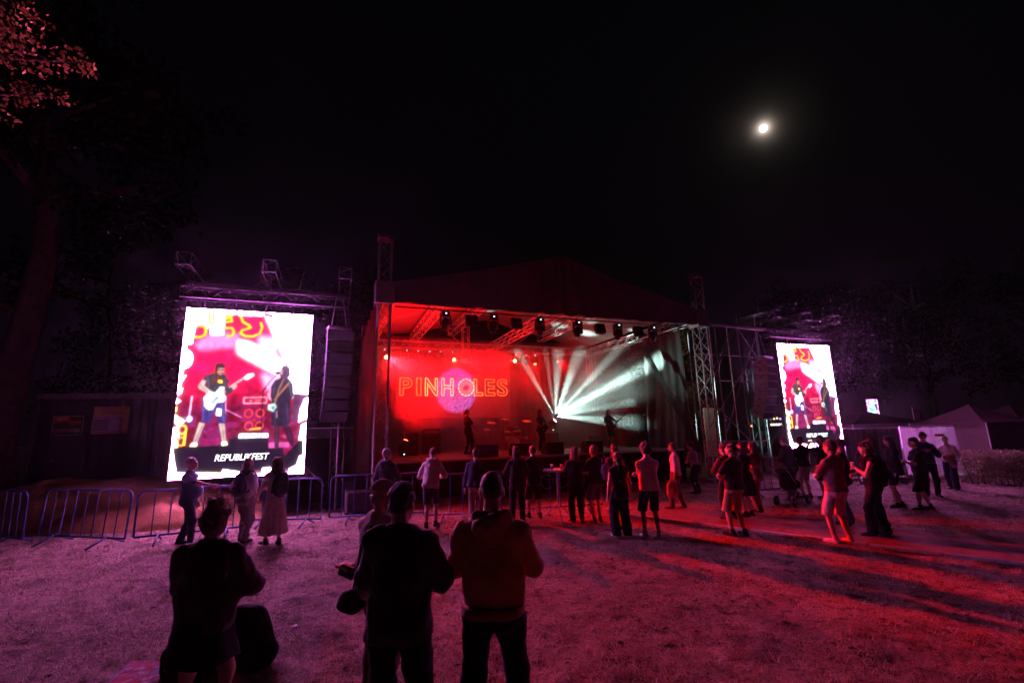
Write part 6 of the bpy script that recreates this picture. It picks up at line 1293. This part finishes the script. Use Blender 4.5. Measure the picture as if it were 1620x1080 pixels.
# hedge
g = np.random.default_rng(77); hd_ = thing('hedge', 'clipped hedge with small pale leaves at the right edge', 'hedge', (17.0, 15.3, 0)); n = 34000
hx = 15.05 + g.random(n) * 5.2; sh_ = g.random(n); hyy = 15.9 - (hx - 15.05) * .55 + (g.random(n) - .5) * 1.1; hz = g.random(n) ** .8 * (1.02 + .12 * vnoise(hx * 2, hx * 2 + 3, 78)); p = np.stack([hx, hyy, hz], -1); L = g.uniform(.035, .075, n)
a = g.normal(size=(n, 3)); a /= np.linalg.norm(a, axis=1)[:, None]; b2 = np.cross(a, g.normal(size=(n, 3))); b2 /= np.linalg.norm(b2, axis=1)[:, None]; V = np.concatenate([p, p + a * (L * .5)[:, None] + b2 * (L * .3)[:, None], p + a * L[:, None], p + a * (L * .5)[:, None] - b2 * (L * .3)[:, None]]); i = np.arange(n)
np_mesh('foliage', V, np.stack([i, i + n, i + 2 * n, i + 3 * n], 1), leafmat('hedge_leaf', (.34, .32, .20)), hd_, smooth=False, kind='stuff')
st_m = MB()
for k in range(40): x = 15.1 + 5 * k / 40; y = 15.9 - (x - 15.05) * .55; st_m.tube([(x, y, 0), (x + random.uniform(-.1, .1), y + random.uniform(-.2, .2), .8)], [.018, .006], 5)
st_m.build('stems', BARK, hd_, kind='stuff')
# ------------------------------------------------------------------ the crowd
BLK = (.014, .014, .017); NAVY = (.018, .024, .06); JEAN = (.05, .07, .14); DK = (.02, .02, .025); GREY = (.40, .37, .38); WHT = (.70, .68, .68); TAN = (.30, .22, .14)
DH = (.025, .016, .012); BH = (.10, .055, .03); LH_ = (.30, .21, .12); GH = (.28, .27, .26)
WS_ = ('shoe_white', (.6, .58, .58)); BS_ = ('shoe_black', (.02, .02, .022)); CG = 'people in the crowd'
# foreground
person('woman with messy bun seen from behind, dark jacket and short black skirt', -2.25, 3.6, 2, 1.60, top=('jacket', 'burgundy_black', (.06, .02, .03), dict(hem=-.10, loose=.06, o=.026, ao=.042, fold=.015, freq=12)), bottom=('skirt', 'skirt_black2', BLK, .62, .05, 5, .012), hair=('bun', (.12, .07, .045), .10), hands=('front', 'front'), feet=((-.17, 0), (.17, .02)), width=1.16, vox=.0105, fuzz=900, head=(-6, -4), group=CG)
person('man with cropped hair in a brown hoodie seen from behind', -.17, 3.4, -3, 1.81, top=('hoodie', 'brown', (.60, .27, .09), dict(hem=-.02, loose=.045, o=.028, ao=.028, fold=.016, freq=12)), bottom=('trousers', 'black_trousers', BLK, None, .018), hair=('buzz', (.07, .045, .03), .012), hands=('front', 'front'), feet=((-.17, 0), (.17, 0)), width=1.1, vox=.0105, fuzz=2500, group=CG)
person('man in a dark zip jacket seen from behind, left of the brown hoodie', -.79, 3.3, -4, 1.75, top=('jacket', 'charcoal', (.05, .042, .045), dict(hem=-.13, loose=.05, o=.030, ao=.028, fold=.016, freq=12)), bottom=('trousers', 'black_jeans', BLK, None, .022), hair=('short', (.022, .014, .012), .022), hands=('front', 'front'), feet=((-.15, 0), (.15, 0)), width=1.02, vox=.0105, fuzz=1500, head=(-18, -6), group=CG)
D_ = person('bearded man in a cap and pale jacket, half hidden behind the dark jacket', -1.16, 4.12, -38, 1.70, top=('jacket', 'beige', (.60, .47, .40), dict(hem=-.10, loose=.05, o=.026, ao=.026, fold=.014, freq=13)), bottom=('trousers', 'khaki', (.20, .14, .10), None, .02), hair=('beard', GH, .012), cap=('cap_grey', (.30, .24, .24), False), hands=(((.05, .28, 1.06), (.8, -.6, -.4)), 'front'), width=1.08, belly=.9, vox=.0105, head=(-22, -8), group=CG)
t = thing('shoulder_bag', 'black shoulder bag on the hip of the man in the cap', 'bag', (-1.33, 4.0, .72)); V, F = nets([e_((-1.33, 4.0, .80), (.105, .075, .09)), e_((-1.33, 3.99, .77), (.115, .08, .065))], .01, .03, (), wob(4, 24, .005, 3)); np_mesh('bag_body', V, F, fabric('bag_dark', (.018, .017, .018)), t); MB().tube([(-1.33, 4.03, .86), (-1.31, 4.04, 1.0), (-1.27, 4.0, 1.2), (-1.20, 3.98, 1.34), (-1.14, 4.05, 1.42)], .014, 8).build('strap', fabric('bag_dark', (.018, .017, .018)), t); MB().box((-1.33, 3.922, .81), (.14, .02, .075), None, .008).build('flap', fabric('bag_dark', (.018, .017, .018)), t)
t = thing('camera', 'small dark camera with pale edge held above the shoulder bag', 'camera', (-1.38, 4.05, .98)); MB().box((-1.39, 4.05, 1.0), (.14, .07, .09), Matrix.Rotation(.4, 3, 'Y'), .012).build('camera_body', BLACKP, t); MB().lathe((-1.39, 4.08, 1.0), (0, 1, .1), [(.036, 0), (.036, .05), (.032, .06)], 16).build('lens', BLACKP, t); MB().box((-1.43, 4.01, 1.035), (.10, .012, .018), Matrix.Rotation(.4, 3, 'Y')).build('screen_edge', ALU, t)
sc_ = MB(); sc_.add([(-2.53, 5.60, .02), (-2.48, 5.59, .03), (-2.465, 5.625, .02), (-2.49, 5.645, .034), (-2.52, 5.635, .022)], [(0, 1, 2, 3, 4)]); tag(sc_.build('paper_scrap', mat('paper', (.75, .73, .7), rough=.8)), 'small white paper scrap lying on the grass', 'litter')
# group under the left screen
person('older man in navy polo shirt pointing to the right under the left screen', -6.64, 9.78, -82, 1.70, top=('tshirt', 'navy_polo', (.022, .03, .085), dict(hem=-.06, loose=.03)), bottom=('trousers', 'dark_jeans', (.02, .025, .05), None, .016), hair=('short', GH, .012), hands=('side', 'point'), feet=((-.1, -.16), (.1, .14)), belly=1.25, width=1.08, lean=-3, head=(0, 2), vox=.017, fuzz=200, group=CG)
F_ = person('fair haired woman with dark backpack in grey trousers, holding hands', -5.58, 9.89, -12, 1.66, top=('tshirt', 'pale_top', (.42, .40, .42), dict(sleeve='mid')), bottom=('trousers', 'grey_trousers', (.13, .115, .12), None, .03), hair=('long', LH_, .02), hands=(((.30, .22, 1.0), (.6, -.4, -.5)), ((.30, .02, .92), (.4, -.6, 0))), feet=((-.1, .1), (.1, -.05)), vox=.017, fuzz=200, group=CG)
backpack('dark backpack on the fair haired woman in grey trousers', F_, 'pack_navy', (.02, .022, .04), .92, 'backpacks worn in the crowd')
G_ = person('woman in a long cream skirt reaching her hand to her neighbour', -4.81, 9.6, 52, 1.68, top=('tshirt', 'white_blouse', (.45, .43, .46), {}), bottom=('skirt', 'cream_skirt', (.62, .52, .44), .22, .09, 13, .016), hair=('long', BH, .02), hands=(((.22, .34, .92), (.6, -.5, -.4)), 'front'), feet=((-.08, .12), (.09, -.1)), bust=.8, vox=.017, fuzz=200, group=CG)
backpack('black backpack on the woman in the cream skirt', G_, 'pack_black2', (.013, .013, .015), 1.0, 'backpacks worn in the crowd')
# along the barrier
person('grey haired man in a dark hooded jacket by the left tower', -2.95, 10.9, -10, 1.74, top=('hoodie', 'navy_hoodie', (.028, .035, .06), {}), bottom=('trousers', 'black_trousers', BLK), hair=('short', GH), hands=('pocket', 'front'), vox=.02, head=(-25, 0), group=CG)
person('balding man in a pale grey hoodie and shorts leaning on the barrier', -1.94, 10.87, -2, 1.76, top=('hoodie', 'pale_grey', (.50, .46, .49), dict(hem=-.06, loose=.04)), bottom=('shorts', 'navy_shorts', NAVY, .50, .02), shoe=BS_, hair=('buzz', (.08, .05, .04)), hands=('rail', 'rail'), feet=((-.06, -.08), (.10, .16)), lean=13, head=(0, -8), vox=.017, group=CG)
person('man in a dark navy jacket with both arms at the barrier', -.94, 11.15, -14, 1.68, top=('jacket', 'navy_jacket', NAVY, dict(hem=-.10)), bottom=('trousers', 'tan_trousers', (.25, .19, .17)), hair=('short', DH), hands=('side', 'rail'), vox=.02, lean=6, group=CG)
person('long haired woman in black at the barrier, left of the one in shorts', .04, 11.34, 6, 1.72, top=('jacket', 'black_jacket', DK, dict(hem=-.04, loose=.03)), bottom=('trousers', 'black_trousers', BLK), hair=('wavy', DH, .03), hands=('front', 'front'), vox=.02, fuzz=150, head=(0, 0), group=CG)
person('person in black top and shorts at the barrier beside the bar table', .45, 11.68, 18, 1.70, top=('tshirt', 'black_tee', BLK, dict(loose=.05, hem=-.10, sleeve='mid')), bottom=('shorts', 'black_shorts', BLK, .45, .04), hair=('short', DH), hands=('chest', 'front'), feet=((-.12, .1), (.12, -.06)), vox=.02, group=CG)
person('person in a long black coat with shoulder length hair', 1.40, 11.1, 8, 1.68, top=('jacket', 'black_coat', DK, dict(hem=-.34, loose=.05)), bottom=('trousers', 'black_trousers', BLK, None, .02), hair=('shoulder', BH, .02), hands=('front', 'face'), vox=.02, fuzz=150, group=CG)
person('man in dark T-shirt and denim shorts looking left', 1.86, 11.0, 22, 1.70, top=('tshirt', 'dark_tee', DK, dict(hem=-.06, loose=.03)), bottom=('shorts', 'denim_shorts', (.10, .10, .20), .50, .03), shoe=('shoe_dark_white', (.10, .10, .11)), hair=('short', (.14, .07, .035)), hands=('front', 'pocket'), feet=((-.1, .02), (.09, .08)), head=(14, 0), vox=.02, group=CG)
person('dark haired woman standing behind the man in denim shorts', 2.48, 11.75, 16, 1.68, top=('tshirt', 'plum_top', (.05, .03, .06), dict(sleeve='mid')), bottom=('trousers', 'black_trousers', BLK), hair=('long', DH), hands=('front', 'front'), vox=.02, group=CG)
t = thing('tote_bag', 'lavender tote bag hanging at the back of the man in denim shorts', 'bag', (2.08, 10.86, .9)); V, F = nets([e_((2.08, 10.86, 1.12), (.13, .05, .19))], .016, .02, (), wob(6, 20, .006, 2)); np_mesh('bag_body', V, F, fabric('lavender', (.30, .26, .50)), t); MB().tube([(1.98, 10.86, 1.26), (2.0, 10.9, 1.42), (2.05, 10.92, 1.48), (2.14, 10.88, 1.26)], .010, 6).build('strap', fabric('lavender', (.30, .26, .50)), t)
person('woman with long wavy hair in sleeveless black top and wide trousers', 2.06, 9.52, 10, 1.62, top=('tank', 'black_tank', BLK, dict(sleeve='none', hem=.0)), bottom=('wide', 'wide_navy', (.018, .018, .035), None, .006), shoe=WS_, hair=('wavy', (.12, .06, .03), .04), hands=('side', 'side'), feet=((-.12, .03), (.12, -.02)), head=(22, 0), vox=.017, fuzz=400, group=CG)
person('curly haired man in a white T-shirt with folded arms', 2.63, 9.46, 6, 1.77, top=('tshirt', 'white_tee', WHT, dict(hem=-.07, loose=.035)), bottom=('shorts', 'dark_shorts', (.03, .03, .055), .47, .035), shoe=WS_, hair=('curly', DH, .02), hands=('crossed', 'crossed'), feet=((-.12, .05), (.13, 0)), head=(10, 0), vox=.016, fuzz=500, group=CG)
person('slim person in a white T-shirt walking left with a red bag', 4.25, 12.6, 70, 1.66, top=('tshirt', 'white_tee2', (.55, .52, .53), dict(hem=-.05, loose=.02)), bottom=('trousers', 'rust_trousers', (.13, .07, .06), None, .02), shoe=('shoe_tan', (.3, .2, .15)), hair=('short', DH), hands=('side', 'pocket'), feet=((-.08, .18), (.08, -.12)), vox=.02, group=CG)
soft_bag('carrier_bag', 'red carrier bag held by the person walking left', 'bag', [e_((4.02, 12.36, .52), (.14, .10, .19)), e_((4.02, 12.36, .42), (.15, .11, .11))], 'carrier_red', (.40, .05, .04), lambda t: [MB().tube([(4.02 - .06, 12.36 + a * .03, .66), (4.02, 12.38 + a * .02, .82), (4.02 + .06, 12.36 + a * .03, .66)], .008, 6).build('handle', fabric('carrier_red', (.40, .05, .04)), t) for a in (-1, 1)], .016)
# right group
person('man in dark T-shirt and tan shorts holding his hands together', 4.25, 9.39, 24, 1.74, top=('tshirt', 'dark_tee2', (.03, .028, .03), dict(hem=-.06, loose=.03)), bottom=('shorts', 'tan_shorts', TAN, .46, .03), hair=('pony', DH), hands=('front', 'front'), feet=((-.09, .05), (.12, -.06)), lean=-3, head=(18, 6), vox=.017, group=CG)
person('woman in a dark flowered top half hidden by the man in tan shorts', 4.86, 11.0, 20, 1.66, top=('tshirt', 'flower_top', (.12, .05, .05), dict(loose=.04, sleeve='mid')), bottom=('trousers', 'black_trousers', BLK), hair=('short', DH), hands=('front', 'front'), vox=.02, head=(20, 0), group=CG)
person('woman in a short black dress looking left beside the crop top', 5.42, 11.3, 30, 1.68, top=('tshirt', 'black_dress', BLK, dict(hem=-.02)), bottom=('skirt', 'black_dress2', BLK, .50, .06), hair=('long', DH), hands=('crossed', 'crossed'), head=(25, 0), vox=.02, group=CG)
person('woman with very long hair in crop top and tight leggings', 5.93, 11.78, 30, 1.68, top=('tank', 'rose_crop', (.16, .07, .07), dict(sleeve='short', hem=.22)), bottom=('trousers', 'rose_leggings', (.26, .13, .11), None, .0), shoe=BS_, hair=('long', DH, .02), hands=('front', 'front'), feet=((-.07, 0), (.08, .03)), bust=.9, vox=.018, fuzz=150, group=CG)
person('man in a dark hooded jacket bending towards the pushchair', 7.78, 13.45, 28, 1.74, top=('hoodie', 'dark_hoodie', (.04, .035, .045), {}), bottom=('trousers', 'grey_jeans', (.09, .075, .075)), shoe=('shoe_tan', (.3, .2, .15)), hair=('short', (.05, .03, .03)), hands=('front', 'front'), lean=9, vox=.02, group=CG)
person('person in black T-shirt and beige shorts next to the raised phone', 8.28, 13.7, 12, 1.72, top=('tshirt', 'black_tee2', BLK, dict(hem=-.04)), bottom=('shorts', 'beige_shorts', (.34, .27, .24), .48, .03), hair=('short', BH), hands=('chest', 'chest'), vox=.02, group=CG)
Yp = person('grey haired person filming with a raised phone', 8.80, 13.6, 14, 1.70, top=('tshirt', 'dark_tee3', (.03, .025, .035), {}), bottom=('shorts', 'black_shorts2', BLK, .5, .03), hair=('curly', GH), hands=('up', 'up'), vox=.02, group=CG)
hpos = (FZ[Yp.name]['hand'][0] + FZ[Yp.name]['hand'][1]) / 2
t = thing('phone', 'lit phone held up by the grey haired person', 'phone', tuple(hpos)); MB().box(tuple(hpos + np.array([0, .02, .03])), (.15, .010, .075), Matrix.Rotation(.24, 3, 'Z'), .004).build('phone_case', BLACKP, t); MB().box(tuple(hpos + np.array([0, .012, .03])), (.142, .004, .068), Matrix.Rotation(.24, 3, 'Z')).build('display', emat('phone_screen', (1.0, .75, .55), 1.2), t)
person('man in a mauve T-shirt and pale shorts on the stone edging', 5.74, 8.64, 14, 1.78, top=('tshirt', 'mauve_tee', (.22, .10, .13), dict(hem=-.06, loose=.04)), bottom=('shorts', 'pale_shorts', (.55, .50, .52), .46, .035), shoe=WS_, hair=('short', DH, .02), hands=('chest', 'chest'), feet=((-.1, .06), (.12, -.03)), lean=-3, head=(16, 0), vox=.016, fuzz=200, group=CG)
person('person in a backwards cap, dark jacket and loose jeans', 6.95, 10.2, 42, 1.74, top=('jacket', 'dark_jacket2', (.035, .03, .04), dict(hem=-.12, loose=.05)), bottom=('wide', 'loose_jeans', (.10, .11, .20), None, .004), hair=('short', DH), cap=('cap_dark', (.03, .03, .035), True), hands=('front', 'front'), lean=-4, vox=.018, group=CG)
B_ = person('woman in a black sleeveless top and flared trousers holding a drink', 6.79, 9.17, 66, 1.72, top=('tank', 'black_tank2', BLK, dict(sleeve='none')), bottom=('flared', 'black_flares', BLK, None, .004), hair=('long', DH, .03), hands=('chest', 'front'), feet=((-.10, .12), (.12, -.14)), bust=.9, vox=.016, fuzz=200, group=CG)
backpack('black backpack on the woman in flared trousers', B_, 'pack_black3', (.014, .014, .016), .95, 'backpacks worn in the crowd')
hp_ = FZ[B_.name]['hand'][0]; tag(MB().lathe(tuple(hp_ + np.array([-.02, 0, -.03])), (0, 0, 1), [(.028, 0), (.038, .12), (.036, .12), (.028, .01)], 14).build('drink_cup', mat('cup_plastic', (.7, .68, .66))), 'plastic cup in the hand of the woman in flared trousers', 'cup')
person('bespectacled woman looking over the shoulder of the woman in flares', 7.55, 10.0, 62, 1.74, top=('jacket', 'black_jacket2', DK, {}), bottom=('trousers', 'black_trousers', BLK), hair=('long', DH), hands=('front', 'front'), vox=.02, group=CG)
person('long haired person in a dark cardigan standing right of the crowd', 9.48, 11.95, 78, 1.73, top=('sweater', 'dark_cardigan', (.03, .028, .035), dict(hem=-.16)), bottom=('shorts', 'dark_shorts2', DK, .55, .02), hair=('shoulder', DH), hands=('front', 'hip'), feet=((-.09, .1), (.09, -.08)), vox=.02, group=CG)
person('man in black T-shirt and long shorts looking left to the stage', 9.78, 11.6, 74, 1.68, top=('tshirt', 'black_tee3', BLK, dict(hem=-.06, loose=.04)), bottom=('shorts', 'black_shorts3', BLK, .44, .03), hair=('short', DH), hands=('crossed', 'crossed'), feet=((-.1, .14), (.1, -.16)), vox=.019, group=CG)
person('man in a dark blue jacket facing the camera behind the crowd', 11.67, 13.5, 150, 1.76, top=('jacket', 'blue_jacket', (.025, .035, .08), {}), bottom=('trousers', 'black_trousers', BLK), hair=('short', DH), hands=('chest', 'chest'), head=(0, -22), vox=.02, group=CG)
A_ = person('woman in a white sweater carrying a folded coat by the hedge', 13.41, 14.71, 128, 1.58, top=('sweater', 'white_sweater', (.78, .76, .78), dict(loose=.03)), bottom=('wide', 'navy_wide', (.03, .03, .07), None, .004), hair=('pony', DH), hands=('front', 'front'), feet=((-.08, .14), (.09, -.12)), head=(20, 0), vox=.018, group=CG)
hh = np.mean(FZ[A_.name]['hand'], 0); t = thing('folded_coat', 'brown coat folded over the arm of the woman in white', 'coat', tuple(hh)); V, F = nets([e_(hh + np.array([.05, -.06, -.02]), (.17, .12, .13)), e_(hh + np.array([.10, -.08, -.15]), (.12, .09, .16))], .018, .05, (), wob(14, 22, .014, 3)); np_mesh('cloth', V, F, fabric('brown_coat', (.20, .13, .10)), t)
person('dim figure in a pale shirt by the foot of the right tower', 5.75, 15.2, 40, 1.60, top=('tshirt', 'pale_shirt', (.35, .28, .27), {}), bottom=('trousers', 'black_trousers', BLK), hair=('short', DH), hands=('front', 'front'), lean=10, vox=.022, group=CG)
# ------------------------------------------------------------------ the band
MG = 'musicians on the stage'; sy = math.degrees(SA)
p = SP(3.85, 4.0, DZ); m1 = person('dark singer standing sideways on the red stage', p.x, p.y, sy - 80, 1.76, DZ, top=('tshirt', 'band_black', BLK, {}), bottom=('trousers', 'band_black2', BLK), hair=('pony', DH), hands=('side', ((.22, .28, .95), (.6, -.5, -.3))), feet=((-.1, -.06), (.1, .10)), lean=-6, head=(10, 0), vox=.021, group=MG)
p = SP(7.2, 4.3, DZ); m3 = person('guitarist beside the white beams, left of the other guitarist', p.x, p.y, sy - 150, 1.75, DZ, top=('tshirt', 'band_grey', (.14, .13, .13), dict(loose=.03)), bottom=('trousers', 'band_jeans', (.04, .04, .06)), hair=('shoulder', BH), hands=('neck', 'strum'), vox=.02, head=(-15, -6), group=MG)
fm = FZ[m3.name]; c = (fm['hand'][1] + np.array([0, 0, -.03])); guitar('electric guitar silhouetted against the white beams', c, fm['hand'][0] - c, rotz(math.radians(sy - 150)) @ np.array([0, 1, .1]), 1.0, 'dark', (.05, .03, .03))
p = SP(10.75, 4.4, DZ); m4 = person('dark guitarist at the right microphone', p.x, p.y, sy + 185, 1.75, DZ, top=('tshirt', 'band_black', BLK, {}), bottom=('shorts', 'band_shorts', BLK, .5), hair=('shoulder', DH), hands=('neck', 'strum'), vox=.02, head=(0, 0), group=MG)
fm = FZ[m4.name]; c = (fm['hand'][1] + np.array([0, 0, -.03])); guitar('dark electric guitar held at the right microphone', c, fm['hand'][0] - c, rotz(math.radians(sy + 185)) @ np.array([0, 1, .1]), 1.0, 'tobacco', (.14, .06, .03))
p = SP(6.75, 7.15, DZ); person('drummer hunched over the drum kit in red smoke', p.x, p.y, sy + 170, 1.75, DZ, top=('tshirt', 'band_black', BLK, {}), bottom=('trousers', 'band_black2', BLK), hair=('wavy', DH), hands=(((.28, .42, 1.02), (.7, -.4, -.3)), ((.26, .40, .98), (.7, -.4, -.3))), feet=((-.2, .42), (.2, .42)), seat=(0, 0, .62), lean=30, vox=.021, group=MG)
t = thing('drum_stool', 'round drum stool under the drummer', 'stool', tuple(p)); MB().lathe(p + Vector((0, 0, .42)), (0, 0, 1), [(.15, 0), (.17, .02), (.17, .07), (.14, .09)], 18).build('seat', BLACKP, t); bar('post', t, p + Vector((0, 0, .1)), p + Vector((0, 0, .42)), .02, ALU)
for k in range(3): bar('leg', t, p + Vector((0, 0, .2)), p + Vector((.25 * math.cos(k * 2.1), .25 * math.sin(k * 2.1), .012)), .012, ALU)

# ------------------------------------------------------------------ smoke on the stage and thin night haze
def volume_box(name, label, corners, density, color, aniso, noise=None):
    m = bpy.data.materials.new(name + '_air'); m.use_nodes = True; n, l = m.node_tree.nodes, m.node_tree.links; n.clear(); o = n.new('ShaderNodeOutputMaterial'); v = n.new('ShaderNodeVolumePrincipled')
    v.inputs['Density'].default_value = density; v.inputs['Color'].default_value = (*color, 1); v.inputs['Anisotropy'].default_value = aniso; l.new(v.outputs[0], o.inputs['Volume'])
    if noise:
        tc = n.new('ShaderNodeTexCoord'); q = n.new('ShaderNodeTexNoise'); q.inputs['Scale'].default_value = noise; q.inputs['Detail'].default_value = 3; l.new(tc.outputs['Object'], q.inputs['Vector']); mr = n.new('ShaderNodeMapRange'); mr.inputs['From Min'].default_value = .3; mr.inputs['From Max'].default_value = .7; mr.inputs['To Min'].default_value = density * .12; mr.inputs['To Max'].default_value = density * 2.1; l.new(q.outputs['Fac'], mr.inputs['Value']); l.new(mr.outputs[0], v.inputs['Density'])
    b = MB(); b.add(corners, [(0, 3, 2, 1), (4, 5, 6, 7), (0, 1, 5, 4), (1, 2, 6, 5), (2, 3, 7, 6), (3, 0, 4, 7)]); ob = b.build(name, m); tag(ob, label, 'smoke' if noise else 'haze', kind='stuff'); return ob
def smoke(label, s0, s1, d0, d1): return volume_box('stage_smoke', label, [SP(s_, d_, z_) for z_ in (DZ + .01, 6.05) for s_, d_ in ((s0, d0), (s1, d0), (s1, d1), (s0, d1))], .15, (.9, .9, .9), .2, .8)
smoke('red lit smoke drifting over the left of the stage behind the singer', .3, 8.2, 4.7, 8.8)
smoke('pale smoke on the right of the stage catching the white beams', 8.205, 12.15, 2.5, 8.8)
HB = ((-232, -66), (232, -66), (232, 332), (-232, 332))
volume_box('haze', 'thin night haze over the whole festival ground', [(x, y, z_) for z_ in (-1.5, 34) for x, y in HB], .00045, (.9, .9, .95), .86)
